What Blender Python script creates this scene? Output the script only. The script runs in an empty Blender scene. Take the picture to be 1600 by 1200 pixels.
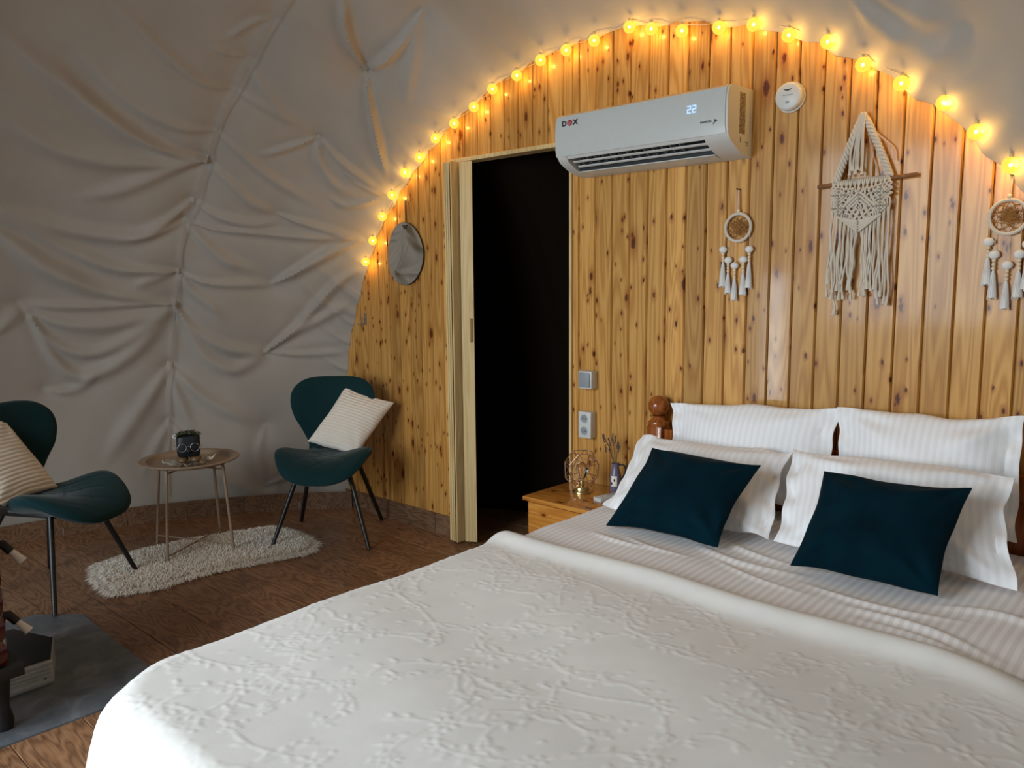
import bpy, bmesh, math, random
import numpy as np
from mathutils import Vector, Matrix, noise
PI = math.pi
S = bpy.context.scene
COL = S.collection
random.seed(7)
RNG = np.random.default_rng(5)
D = 2.957            # front face of the wooden wall
CAM_H = 1.40

# ------------------------------------------------------------------ camera
cam_data = bpy.data.cameras.new('camera')
cam_data.sensor_fit = 'HORIZONTAL'
cam_data.sensor_width = 36.0
cam_data.lens = 36.0 * 1240.94 / 1600.0
cam_data.clip_start = 0.05
cam = bpy.data.objects.new('camera', cam_data)
COL.objects.link(cam)
RIGHT = Vector((0.73933, 0.67329, -0.00887))
UP = Vector((-0.07750, 0.09817, 0.99215))
FWD = Vector((-0.66887, 0.73283, -0.12476))
cam.matrix_world = Matrix(((RIGHT.x, UP.x, -FWD.x, 0), (RIGHT.y, UP.y, -FWD.y, 0),
                           (RIGHT.z, UP.z, -FWD.z, CAM_H), (0, 0, 0, 1)))
S.camera = cam

# ------------------------------------------------------------------ world, daylight, exposure
S.view_settings.view_transform = 'Standard'
S.view_settings.look = 'None'
S.view_settings.gamma = 1.0
S.view_settings.use_curve_mapping = False
S.view_settings.exposure = 0.0
S.cycles.use_denoising = True
S.cycles.max_bounces = 10
S.cycles.diffuse_bounces = 6
S.cycles.transparent_max_bounces = 8
S.cycles.sample_clamp_indirect = 6.0
W = bpy.data.worlds.new('overcast sky')
S.world = W
W.use_nodes = True
W.node_tree.nodes['Background'].inputs[0].default_value = (0.72, 0.86, 1.0, 1)
W.node_tree.nodes['Background'].inputs[1].default_value = 0.6

WINDOWS = [(-3.02, -1.20, 0.60, 2.55), (-3.66, -3.14, 0.06, 1.62)]      # x0, x1, z0, z1 of the openings in the dome front
def area(name, loc, target, sx, sy, power, color):
    l = bpy.data.lights.new(name, 'AREA')
    l.shape = 'RECTANGLE'; l.size = sx; l.size_y = sy; l.energy = power; l.color = color
    l.spread = math.radians(130)        # spread narrowed to dim the dome's left side; no reveal is built
    o = bpy.data.objects.new(name, l); COL.objects.link(o)
    o.location = loc
    o.rotation_euler = (Vector(target) - Vector(loc)).to_track_quat('-Z', 'Y').to_euler()
    return o
# the daylight that comes in through the dome's front window, behind the camera
area('window_daylight', (-2.10, -1.80, 1.75), (-1.55, 1.1, 0.0), 1.7, 1.75, 80.0, (0.83, 0.93, 1.0))
# and through the narrow glazed door next to it
area('door_daylight', (-3.44, -1.80, 0.82), (-2.30, 1.0, 0.82), 0.11, 1.30, 13.0, (0.86, 0.94, 1.0))

# ------------------------------------------------------------------ material helpers
def srgb(r, g, b):
    f = lambda c: c / 12.92 if c <= 0.04045 else ((c + 0.055) / 1.055) ** 2.4
    return (f(r / 255), f(g / 255), f(b / 255), 1)
class NT:
    def __init__(s, name):
        s.m = bpy.data.materials.new(name); s.m.use_nodes = True
        s.t = s.m.node_tree; s.b = s.t.nodes['Principled BSDF']; s.out = s.t.nodes['Material Output']
    def n(s, typ, **kw):
        o = s.t.nodes.new(typ)
        for k, v in kw.items():
            if isinstance(k, str) and hasattr(o, k): setattr(o, k, v)
        return o
    def l(s, a, b): s.t.links.new(a, b)
    def sock(s, node_in, v):
        if isinstance(v, bpy.types.NodeSocket): s.l(v, node_in)
        elif v is not None: node_in.default_value = v
    def math(s, op, a, b=None, c=None, clamp=False):
        o = s.n('ShaderNodeMath', operation=op); o.use_clamp = clamp
        for i, v in enumerate((a, b, c)): s.sock(o.inputs[i], v) if v is not None else None
        return o.outputs[0]
    def vmath(s, op, a, b=None):
        o = s.n('ShaderNodeVectorMath', operation=op)
        s.sock(o.inputs[0], a); s.sock(o.inputs[1], b) if b is not None else None
        return o.outputs[0]
    def noise(s, vec, scale, detail=2.0, rough=0.5, dist=0.0):
        o = s.n('ShaderNodeTexNoise')
        if vec is not None: s.l(vec, o.inputs['Vector'])
        o.inputs['Scale'].default_value = scale; o.inputs['Detail'].default_value = detail
        o.inputs['Roughness'].default_value = rough; o.inputs['Distortion'].default_value = dist
        return o.outputs[0]
    def ramp(s, fac, stops, interp='LINEAR'):
        o = s.n('ShaderNodeValToRGB'); cr = o.color_ramp; cr.interpolation = interp
        while len(cr.elements) < len(stops): cr.elements.new(0.5)
        for e, (p, c) in zip(cr.elements, stops): e.position = p; e.color = c
        s.l(fac, o.inputs[0]); return o.outputs[0]
    def mix(s, fac, a, b, mode='MIX'):
        o = s.n('ShaderNodeMix', data_type='RGBA', blend_type=mode)
        s.sock(o.inputs[0], fac); s.sock(o.inputs[6], a); s.sock(o.inputs[7], b)
        return o.outputs[2]
    def coord(s, kind='Object'):
        return s.n('ShaderNodeTexCoord').outputs[kind]
    def rnd(s):
        return s.n('ShaderNodeObjectInfo').outputs['Random']
    def bump(s, h, strength=0.3, dist=0.01):
        o = s.n('ShaderNodeBump'); o.inputs['Strength'].default_value = strength
        o.inputs['Distance'].default_value = dist; s.l(h, o.inputs['Height'])
        s.l(o.outputs[0], s.b.inputs['Normal']); return o
    def set(s, **kw):
        names = dict(base='Base Color', rough='Roughness', metal='Metallic', spec='Specular IOR Level', coat='Coat Weight',
                     coatr='Coat Roughness', sheen='Sheen Weight', sheenr='Sheen Roughness', trans='Transmission Weight',
                     emit='Emission Color', emits='Emission Strength', alpha='Alpha', ior='IOR', sheent='Sheen Tint')
        for k, v in kw.items(): s.sock(s.b.inputs[names[k]], v)
        return s
def plain(name, col, rough=0.5, var=0.08, scale=40.0, bump=0.0, **kw):
    """one colour with a little procedural unevenness in tone"""
    t = NT(name); c = t.coord()
    f = t.noise(c, scale, 3.0)
    lo = tuple(x * (1 - var) for x in col[:3]) + (1,); hi = tuple(min(1, x * (1 + var)) for x in col[:3]) + (1,)
    t.set(base=t.ramp(f, [(0.3, lo), (0.7, hi)]), rough=rough, **kw)
    if bump: t.bump(t.noise(c, scale * 2, 4.0), bump, 0.004)
    return t.m

def pine_material(name, light, mid, dark, along='Z', knots=True, rough=0.3, coat=0.5, kscale=1.0, tone=0.22):
    t = NT(name); co = t.coord(); r = t.rnd()
    off = t.n('ShaderNodeCombineXYZ'); t.l(t.math('MULTIPLY', r, 91.0), off.inputs[0]); t.l(t.math('MULTIPLY', r, 47.0), off.inputs[1]); t.l(t.math('MULTIPLY', r, 73.0), off.inputs[2])
    p = t.vmath('ADD', co, off.outputs[0])
    def sc(a, b):   # across, along
        v = {'Z': (a, a, b), 'X': (b, a, a), 'Y': (a, b, a)}[along]
        return t.vmath('MULTIPLY', p, v)
    v = t.noise(sc(9, 0.55), 1.0, 2.0, 0.5)
    lines = t.math('SINE', t.math('MULTIPLY', v, 95.0))
    fine = t.noise(sc(260, 3.5), 1.0, 3.0, 0.6)
    g = t.math('ADD', t.math('MULTIPLY_ADD', lines, 0.2, 0.45), t.math('MULTIPLY_ADD', fine, 0.5, -0.2))
    col = t.ramp(g, [(0.1, light), (0.5, mid), (0.95, dark)])
    tonev = t.math('MULTIPLY_ADD', t.noise(sc(3, 0.25), 1.0, 1.0), tone * 1.6, 1.0 - tone * 0.8)
    tonev = t.math('MULTIPLY', tonev, t.math('MULTIPLY_ADD', r, tone, 1.0 - tone * 0.5))
    cc = t.n('ShaderNodeCombineXYZ')
    for i in range(3): t.l(tonev, cc.inputs[i])
    col = t.mix(1.0, col, cc.outputs[0], 'MULTIPLY')
    if knots:
        kv = {'Z': (0, 2), 'X': (1, 0), 'Y': (0, 1)}[along]; sp = t.n('ShaderNodeSeparateXYZ'); t.l(p, sp.inputs[0])
        wob = t.math('MULTIPLY_ADD', t.noise(sc(120, 70), 1.0, 3.0, 0.65), 0.16, -0.08)
        for sa, sl, lim, pw, mx in ((12.0, 4.6, 0.66, 3.0, 0.20), (33.0, 15.0, 0.80, 4.0, 0.24)):
            vo = t.n('ShaderNodeTexVoronoi', feature='F1'); vo.inputs['Scale'].default_value = 1.0; vo.voronoi_dimensions = '2D'
            cb = t.n('ShaderNodeCombineXYZ'); t.l(t.math('MULTIPLY', sp.outputs[kv[0]] if along == 'Z' else t.math('ADD', sp.outputs[1 if along == 'X' else 0], sp.outputs[2]), sa * kscale), cb.inputs[0]); t.l(t.math('MULTIPLY', sp.outputs[kv[1]], sl * kscale), cb.inputs[1])
            t.l(cb.outputs[0], vo.inputs['Vector'])
            sep = t.n('ShaderNodeSeparateColor'); t.l(vo.outputs['Color'], sep.inputs[0])
            rad = t.math('MULTIPLY', t.math('POWER', sep.outputs[0], pw), mx)
            d = t.math('DIVIDE', t.math('ADD', vo.outputs['Distance'], wob), rad)
            halo = t.ramp(t.math('MULTIPLY', d, 0.4), [(0.0, (1, 1, 1, 1)), (0.4, (0.55, 0.55, 0.55, 1)), (1.0, (0, 0, 0, 1))])
            core = t.ramp(d, [(0.0, (1, 1, 1, 1)), (0.55, (0.95, 0.95, 0.95, 1)), (0.9, (0, 0, 0, 1))])
            keep = t.math('GREATER_THAN', sep.outputs[0], lim)
            col = t.mix(t.math('MULTIPLY', halo, keep), col, srgb(146, 82, 28))
            col = t.mix(t.math('MULTIPLY', core, keep), col, t.ramp(fine, [(0.3, srgb(58, 22, 6)), (0.75, srgb(110, 52, 16))]))
    t.set(base=col, rough=rough, coat=coat, coatr=0.10, spec=0.22)
    t.bump(t.math('ADD', t.math('MULTIPLY', lines, 0.3), fine), 0.06, 0.002)
    return t.m

def plank_material(name, light, mid, dark, rough=0.38, along='X'):
    t = NT(name); co = t.coord(); r = t.rnd()
    off = t.n('ShaderNodeCombineXYZ'); t.l(t.math('MULTIPLY', r, 57.0), off.inputs[0]); t.l(t.math('MULTIPLY', r, 83.0), off.inputs[1])
    p = t.vmath('ADD', co, off.outputs[0])
    sc = lambda a, b: t.vmath('MULTIPLY', p, (b, a, a) if along == 'X' else (a, a, b))
    v = t.noise(sc(7.5, 1.5), 1.0, 3.0, 0.45)
    con = t.math('FRACT', t.math('MULTIPLY', v, 17.0))
    lines = t.math('ABSOLUTE', t.math('SUBTRACT', con, 0.5))
    fine = t.noise(sc(150, 7), 1.0, 4.0, 0.65)
    g = t.math('ADD', t.math('MULTIPLY', lines, 0.9), t.math('MULTIPLY_ADD', fine, 0.75, -0.25))
    col = t.ramp(g, [(0.05, dark), (0.35, mid), (0.85, light)])
    tv = t.math('MULTIPLY_ADD', r, 0.3, 0.85)
    cc = t.n('ShaderNodeCombineXYZ')
    for i in range(3): t.l(tv, cc.inputs[i])
    col = t.mix(1.0, col, cc.outputs[0], 'MULTIPLY')
    t.set(base=col, rough=t.math('MULTIPLY_ADD', fine, 0.2, rough - 0.1), spec=0.4)
    t.bump(g, 0.12, 0.002)
    return t.m

def striped_cloth(name, a, b, period, rough=0.65, ratio=0.5):
    """satin stripe woven across U"""
    t = NT(name); uv = t.coord('UV'); sx = t.n('ShaderNodeSeparateXYZ'); t.l(uv, sx.inputs[0])
    f = t.math('FRACT', t.math('DIVIDE', sx.outputs[0], period))
    k = t.ramp(f, [(0.0, (0, 0, 0, 1)), (0.06, (1, 1, 1, 1)), (ratio, (1, 1, 1, 1)), (ratio + 0.06, (0, 0, 0, 1))])
    w = t.noise(uv, 900, 2.0)
    t.set(base=t.mix(k, a, b), rough=t.math('MULTIPLY_ADD', k, -0.18, rough), sheen=0.15, spec=0.3)
    t.bump(t.math('ADD', t.math('MULTIPLY', k, 0.6), t.math('MULTIPLY', w, 0.4)), 0.15, 0.0015)
    return t.m
def cloth(name, col, rough=0.85, sheen=0.25, spec=0.2, wrinkle=0.0, weave=700.0, var=0.04, **kw):
    t = NT(name); c = t.coord()
    f = t.noise(c, 9.0, 3.0)
    lo = tuple(x * (1 - var) for x in col[:3]) + (1,); hi = tuple(min(1, x * (1 + var)) for x in col[:3]) + (1,)
    t.set(base=t.ramp(f, [(0.3, lo), (0.7, hi)]), rough=rough, sheen=sheen, sheenr=0.4, spec=spec, **kw)
    h = t.noise(c, weave, 2.0)
    if wrinkle: h = t.math('ADD', t.math('MULTIPLY', h, 0.25), t.math('MULTIPLY', t.noise(c, 22.0, 4.0, 0.55, 1.2), wrinkle))
    t.bump(h, 0.2, 0.004)
    return t.m

PINE = pine_material('varnished pine', srgb(212, 163, 92), srgb(195, 142, 72), srgb(160, 106, 46), 'Z', tone=0.34, coat=0.22, rough=0.42)
PINE_X = pine_material('varnished pine furniture', srgb(214, 152, 74), srgb(196, 130, 56), srgb(168, 100, 36), 'X', rough=0.22, coat=0.7, kscale=0.7)
PINE_DARK = pine_material('stained pine bed', srgb(170, 100, 46), srgb(146, 80, 32), srgb(112, 56, 20), 'Z', knots=False, rough=0.25, coat=0.6)
PALE_WOOD = pine_material('pale laminate door', srgb(224, 198, 146), srgb(212, 184, 130), srgb(190, 160, 106), 'Z', knots=False, rough=0.45, coat=0.0, tone=0.1)
GROOVE = plain('shadowed tongue between boards', srgb(84, 44, 14), 0.7, 0.1)
PLANK = plank_material('wood look vinyl plank', srgb(164, 124, 92), srgb(134, 97, 68), srgb(97, 66, 46))
SKIRT = plank_material('wood look skirting', srgb(140, 110, 86), srgb(116, 88, 66), srgb(86, 62, 44), rough=0.30)
UNDERFLOOR = plain('dark joint between planks', srgb(38, 24, 16), 0.9)
def liner_material():
    t = NT('white dome liner cloth'); c = t.coord()
    f = t.noise(c, 3.0, 3.0); w = t.noise(c, 420.0, 2.0); k = t.noise(c, 26.0, 4.0, 0.5, 0.8)
    t.set(base=t.ramp(f, [(0.3, (0.36, 0.322, 0.276, 1)), (0.7, (0.40, 0.36, 0.312, 1))]), rough=0.6, sheen=0.2, spec=0.3)
    t.bump(t.math('ADD', t.math('MULTIPLY', w, 0.15), t.math('MULTIPLY', k, 0.5)), 0.12, 0.01)
    return t.m
LINER = liner_material()
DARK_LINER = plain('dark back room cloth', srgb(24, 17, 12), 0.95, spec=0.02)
TEAL = cloth('teal upholstery', (0.0015, 0.026, 0.030, 1), 0.8, 0.15, weave=900)
PETROL = cloth('petrol blue velvet', (0.0004, 0.0115, 0.019, 1), 0.9, 0.04, wrinkle=0.5, var=0.25, spec=0.06)
BLACK_METAL = plain('black powder coated steel', srgb(16, 16, 17), 0.4, 0.1)
GREIGE_METAL = plain('taupe painted steel', srgb(150, 128, 106), 0.42, 0.06)
PLUSH = cloth('cream ribbed plush', (0.78, 0.72, 0.63, 1), 0.95, 0.5, weave=260)
PILLOW = striped_cloth('striped white satin cotton', (0.85, 0.845, 0.85, 1), (0.79, 0.785, 0.79, 1), 0.024)
SHEET = striped_cloth('striped white duvet cotton', (0.86, 0.845, 0.84, 1), (0.74, 0.72, 0.72, 1), 0.024)
SPREAD = cloth('ivory embossed bedspread', (0.725, 0.71, 0.675, 1), 0.8, 0.15, wrinkle=0.2)
MATTRESS = cloth('white mattress cover', (0.7, 0.7, 0.7, 1))
WHITE_PLASTIC = plain('glossy white plastic', srgb(194, 197, 193), 0.22, 0.015, coat=0.3)
SIDE_PLASTIC = plain('satin white plastic', srgb(202, 201, 196), 0.4, 0.015)
GREY_PLASTIC = plain('grey plastic', srgb(140, 146, 150), 0.4, 0.03)
PALE_GREY = plain('pale grey plastic', srgb(196, 196, 192), 0.4, 0.03)
DARK_SLOT = plain('dark vent interior', srgb(22, 24, 24), 0.6)
INK = plain('black printed ink', srgb(24, 24, 26), 0.5)
RED_INK = plain('red printed emblem', srgb(176, 30, 44), 0.4)
COTTON = cloth('natural cotton cord', (0.62, 0.55, 0.45, 1), 0.95, 0.3, weave=300)
PINK_CORD = cloth('pale pink thread', (0.62, 0.42, 0.32, 1))
FELT = cloth('white felt', (0.74, 0.72, 0.69, 1), 0.98, 0.4)
BEAD = plain('pale wooden bead', srgb(226, 204, 172), 0.5, 0.06)
JUTE = plain('brown web thread', srgb(150, 104, 52), 0.8, 0.15)
STICK = plain('weathered brown stick', srgb(128, 84, 48), 0.8, 0.25, 60)
BRASS = plain('brushed brass', (0.62, 0.48, 0.22, 1), 0.28, 0.05, metal=1.0)
ROSE_GOLD = plain('rose gold wire', (0.62, 0.42, 0.33, 1), 0.3, 0.05, metal=1.0)
CHROME = plain('dull steel', (0.5, 0.5, 0.52, 1), 0.35, 0.05, metal=1.0)
STRAP = plain('dark leather strap', srgb(42, 32, 30), 0.6)
SLATE = NT('slate grey hearth'); _c = SLATE.coord()
SLATE.set(base=SLATE.ramp(SLATE.noise(_c, 7.0, 6.0, 0.65, 0.6), [(0.3, srgb(70, 76, 82)), (0.55, srgb(98, 104, 110)), (0.70, srgb(126, 132, 138)), (0.8, srgb(170, 174, 178))]), rough=0.4, spec=0.6)
SLATE.bump(SLATE.noise(_c, 30.0, 5.0), 0.15, 0.004); SLATE = SLATE.m
ENAMEL = plain('burgundy enamel', srgb(66, 15, 22), 0.2, 0.25, 12.0, coat=0.6)
IRON = plain('black cast iron', srgb(20, 19, 19), 0.55, 0.2, 80.0, bump=0.2)
ALU = plain('ridged aluminium', (0.56, 0.58, 0.58, 1), 0.38, 0.12, 25.0, metal=0.6)
WHITE_CERAMIC = plain('white ceramic grip', srgb(242, 238, 230), 0.35, 0.03)
POT = plain('dark navy planter', srgb(13, 20, 27), 0.5, 0.2)
BROWN_CERAMIC = plain('brown glazed ceramic', srgb(108, 84, 58), 0.4, 0.15)
SHELL = plain('pale leaf dish glaze', srgb(204, 192, 174), 0.45, 0.08, 30)
LEAF = plain('dark green leaf', srgb(44, 62, 26), 0.6, 0.3, 90)
VIOLET = plain('violet glazed pitcher', srgb(104, 94, 116), 0.3, 0.1)
PITCHER_LABEL = plain('cream painted panel', srgb(226, 220, 204), 0.4, 0.03)
LAVENDER = plain('dried lavender', srgb(92, 74, 78), 0.9, 0.2)
STEM = plain('dried stem', srgb(112, 88, 56), 0.9, 0.2)
def mirror_mat():
    t = NT('mirror glass'); t.set(base=(0.86, 0.88, 0.86, 1), metal=1.0, rough=t.math('MULTIPLY_ADD', t.noise(t.coord(), 5.0), 0.02, 0.005)); return t.m
MIRROR = mirror_mat()
def glass_mat():
    t = NT('clear lamp glass'); t.set(base=(1, 0.98, 0.95, 1), rough=t.math('MULTIPLY', t.noise(t.coord(), 20.0), 0.03), trans=1.0, ior=1.3); return t.m
GLASS = glass_mat()
def glow(name, col, strength, alpha_mix=None):
    t = NT(name); e = t.n('ShaderNodeEmission')
    f = t.noise(t.coord(), 60.0, 2.0)
    t.l(t.ramp(f, [(0.0, tuple(c * 0.85 for c in col[:3]) + (1,)), (1.0, col)]), e.inputs[0]); e.inputs[1].default_value = strength
    if alpha_mix is None: t.l(e.outputs[0], t.out.inputs[0])
    else:
        tr = t.n('ShaderNodeBsdfTransparent'); tr.inputs[0].default_value = (1, 0.92, 0.7, 1)
        mx = t.n('ShaderNodeMixShader'); mx.inputs[0].default_value = alpha_mix
        t.l(tr.outputs[0], mx.inputs[1]); t.l(e.outputs[0], mx.inputs[2]); t.l(mx.outputs[0], t.out.inputs[0])
    return t.m
BULB = glow('glowing amber globe', (1.0, 0.60, 0.07, 1), 1.75, 0.62)
CORE = glow('lit led', (1.0, 0.80, 0.35, 1), 14.0)
DIGIT = glow('blue led digits', (0.30, 0.48, 1.0, 1), 2.2)
CLEAR_CORD = plain('clear cord', srgb(196, 178, 140), 0.3, 0.05)

# ------------------------------------------------------------------ mesh helpers
class MB:
    def __init__(s): s.v = []; s.f = []; s.uv = None
    def add(s, vs, fs):
        b = len(s.v); s.v += [tuple(v) for v in vs]; s.f += [tuple(i + b for i in f) for f in fs]; return s
    def box(s, x0, x1, y0, y1, z0, z1, bev=0.0):
        if bev <= 0:
            vs = [(x, y, z) for z in (z0, z1) for y in (y0, y1) for x in (x0, x1)]
            return s.add(vs, [(0, 2, 3, 1), (4, 5, 7, 6), (0, 1, 5, 4), (2, 6, 7, 3), (0, 4, 6, 2), (1, 3, 7, 5)])
        bm = bmesh.new(); bmesh.ops.create_cube(bm, size=1.0)
        for v in bm.verts: v.co = ((x0 + x1) / 2 + v.co.x * (x1 - x0), (y0 + y1) / 2 + v.co.y * (y1 - y0), (z0 + z1) / 2 + v.co.z * (z1 - z0))
        bmesh.ops.bevel(bm, geom=bm.edges[:] , offset=bev, segments=2, affect='EDGES', profile=0.6)
        bm.verts.index_update(); s.add([v.co[:] for v in bm.verts], [[v.index for v in f.verts] for f in bm.faces]); bm.free(); return s
    def tube(s, pts, r, n=8, closed=False, caps=True):
        pts = [Vector(p) for p in pts]; m = len(pts)
        rs = r if isinstance(r, (list, tuple)) else [r] * m
        t0 = (pts[1] - pts[0]).normalized()
        up = Vector((0, 0, 1)) if abs(t0.z) < 0.9 else Vector((1, 0, 0))
        nrm = t0.cross(up).normalized(); vs = []
        for i, p in enumerate(pts):
            if closed: t = (pts[(i + 1) % m] - pts[i - 1]).normalized()
            else: t = (pts[min(i + 1, m - 1)] - pts[max(i - 1, 0)]).normalized()
            nrm = (nrm - t * nrm.dot(t)).normalized(); b = t.cross(nrm)
            for k in range(n):
                a = 2 * PI * k / n; vs.append(p + (nrm * math.cos(a) + b * math.sin(a)) * rs[i])
        fs = []
        for i in range(m if closed else m - 1):
            j = (i + 1) % m
            for k in range(n): fs.append((i * n + k, i * n + (k + 1) % n, j * n + (k + 1) % n, j * n + k))
        if caps and not closed: fs += [tuple(range(n))[::-1], tuple((m - 1) * n + k for k in range(n))]
        return s.add(vs, fs)
    def lathe(s, prof, c=(0, 0, 0), n=28, axis='Z', cap=True):
        vs = []; m = len(prof)
        for r, h in prof:
            for k in range(n):
                a = 2 * PI * k / n; x, y, z = r * math.cos(a), r * math.sin(a), h
                if axis == 'Y': x, y, z = x, h, y
                if axis == 'X': x, y, z = h, x, y
                vs.append((c[0] + x, c[1] + y, c[2] + z))
        fs = [(i * n + k, i * n + (k + 1) % n, (i + 1) * n + (k + 1) % n, (i + 1) * n + k) for i in range(m - 1) for k in range(n)]
        if cap: fs += [tuple(range(n))[::-1], tuple((m - 1) * n + k for k in range(n))]
        return s.add(vs, fs)
    def ball(s, c, r, n=12, m=8, sc=(1, 1, 1)):
        prof = [(max(1e-4, r * math.sin(PI * i / m)), -r * math.cos(PI * i / m)) for i in range(m + 1)]
        b = len(s.v); s.lathe(prof, (0, 0, 0), n, cap=False)
        for i in range(b, len(s.v)):
            v = s.v[i]; s.v[i] = (c[0] + v[0] * sc[0], c[1] + v[1] * sc[1], c[2] + v[2] * sc[2])
        return s
    def torus(s, c, R, r, axis='Y', n=28, m=8, sx=1.0):
        pts = []
        for k in range(n):
            a = 2 * PI * k / n; u, w = R * math.cos(a) * sx, R * math.sin(a)
            pts.append({'Y': (c[0] + u, c[1], c[2] + w), 'Z': (c[0] + u, c[1] + w, c[2]), 'X': (c[0], c[1] + u, c[2] + w)}[axis])
        return s.tube(pts, r, m, closed=True)
    def prism(s, poly, a, b, axis='X'):
        """polygon swept along axis from a to b; poly in the other two axes"""
        n = len(poly)
        mk = {'X': lambda p, t: (t, p[0], p[1]), 'Y': lambda p, t: (p[0], t, p[1]), 'Z': lambda p, t: (p[0], p[1], t)}[axis]
        vs = [mk(p, a) for p in poly] + [mk(p, b) for p in poly]
        return s.add(vs, [(i, (i + 1) % n, n + (i + 1) % n, n + i) for i in range(n)] + [tuple(range(n))[::-1], tuple(range(n, 2 * n))])
    def grid(s, P):
        """P: rows x cols x 3"""
        P = np.asarray(P); a, b = P.shape[:2]
        return s.add(P.reshape(-1, 3).tolist(), [(i * b + j, i * b + j + 1, (i + 1) * b + j + 1, (i + 1) * b + j) for i in range(a - 1) for j in range(b - 1)])
    def build(s, name, mat, parent=None, smooth=True, origin=None, uv=None):
        me = bpy.data.meshes.new(name)
        vs = s.v
        o0 = Vector(origin) if origin is not None else (Vector(parent['_o']) if parent is not None and '_o' in parent else None)
        if origin is None and parent is None:
            a = np.array(vs); o0 = Vector(((a[:, 0].min() + a[:, 0].max()) / 2, (a[:, 1].min() + a[:, 1].max()) / 2, a[:, 2].min()))
        if o0 is not None: vs = (np.array(vs) - np.array(o0)).tolist()
        me.from_pydata(vs, [], s.f)
        if uv is not None:
            ul = me.uv_layers.new(name='UVMap'); li = np.zeros(len(me.loops), dtype=np.int32); me.loops.foreach_get('vertex_index', li)
            ul.data.foreach_set('uv', np.asarray(uv, dtype=np.float32)[li].ravel())
        bm = bmesh.new(); bm.from_mesh(me); bmesh.ops.recalc_face_normals(bm, faces=bm.faces); bm.to_mesh(me); bm.free()
        if smooth: me.shade_smooth(); me.set_sharp_from_angle(angle=math.radians(38))
        me.materials.append(mat)
        o = bpy.data.objects.new(name, me); COL.objects.link(o)
        if o0 is not None:
            o.location = o0
            if parent is not None: put(o, parent)
        elif parent is not None: put(o, parent)
        return o
def put(o, parent):
    """parent o, keeping the world place it was built at"""
    loc = o.location.copy(); o.parent = parent
    w = Vector((0, 0, 0)); q = parent
    while q is not None: w += q.location; q = q.parent
    o.location = loc - w
def tag(o, label=None, cat=None, group=None, kind=None):
    if label: o['label'] = label
    if cat: o['category'] = cat
    if group: o['group'] = group
    if kind: o['kind'] = kind
    return o
def empty(name, loc, label=None, cat=None, group=None, kind=None):
    o = bpy.data.objects.new(name, None); COL.objects.link(o); o.location = loc; o.empty_display_size = 0.05
    return tag(o, label, cat, group, kind)
def text_mesh(name, body, size, mat, parent, loc, rot, align='CENTER', sx=1.0, bold=0.0):
    cu = bpy.data.curves.new(name, 'FONT'); cu.body = body; cu.size = size; cu.align_x = align; cu.align_y = 'CENTER'
    cu.extrude = 0.0004; cu.resolution_u = 3; cu.offset = bold
    tmp = bpy.data.objects.new(name, cu); COL.objects.link(tmp); tmp.rotation_euler = rot; tmp.scale = (sx, 1, 1); tmp.location = loc
    bpy.context.view_layer.update()
    me = bpy.data.meshes.new_from_object(tmp.evaluated_get(bpy.context.evaluated_depsgraph_get()))
    mw = tmp.matrix_world.copy(); bpy.data.objects.remove(tmp)
    mb = MB(); mb.add([(mw @ v.co)[:] for v in me.vertices], [tuple(p.vertices) for p in me.polygons]); bpy.data.meshes.remove(me)
    return mb.build(name, mat, parent, smooth=False, origin=loc)
def catmull(pts, n=8, closed=False):
    pts = [np.array(p, float) for p in pts]; m = len(pts); out = []
    for i in range(m if closed else m - 1):
        g = lambda k: pts[k % m] if closed else pts[min(max(k, 0), m - 1)]
        p0, p1, p2, p3 = g(i - 1), g(i), g(i + 1), g(i + 2)
        for k in range(n):
            t = k / n
            out.append(0.5 * (2 * p1 + (p2 - p0) * t + (2 * p0 - 5 * p1 + 4 * p2 - p3) * t * t + (3 * p1 - p0 - 3 * p2 + p3) * t ** 3))
    if not closed: out.append(pts[-1])
    return out
# ================================================================== SETTING
DC = np.array([-2.13, 0.90, 0.47]); DR = 2.88            # dome centre and radius
AR = math.sqrt(DR ** 2 - (D - DC[1]) ** 2)               # radius of the arch where the dome meets the wall
def arch_z(x, r=AR + 0.03):
    q = r * r - (x - DC[0]) ** 2
    return DC[2] + math.sqrt(q) if q > 0 else -1

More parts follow.
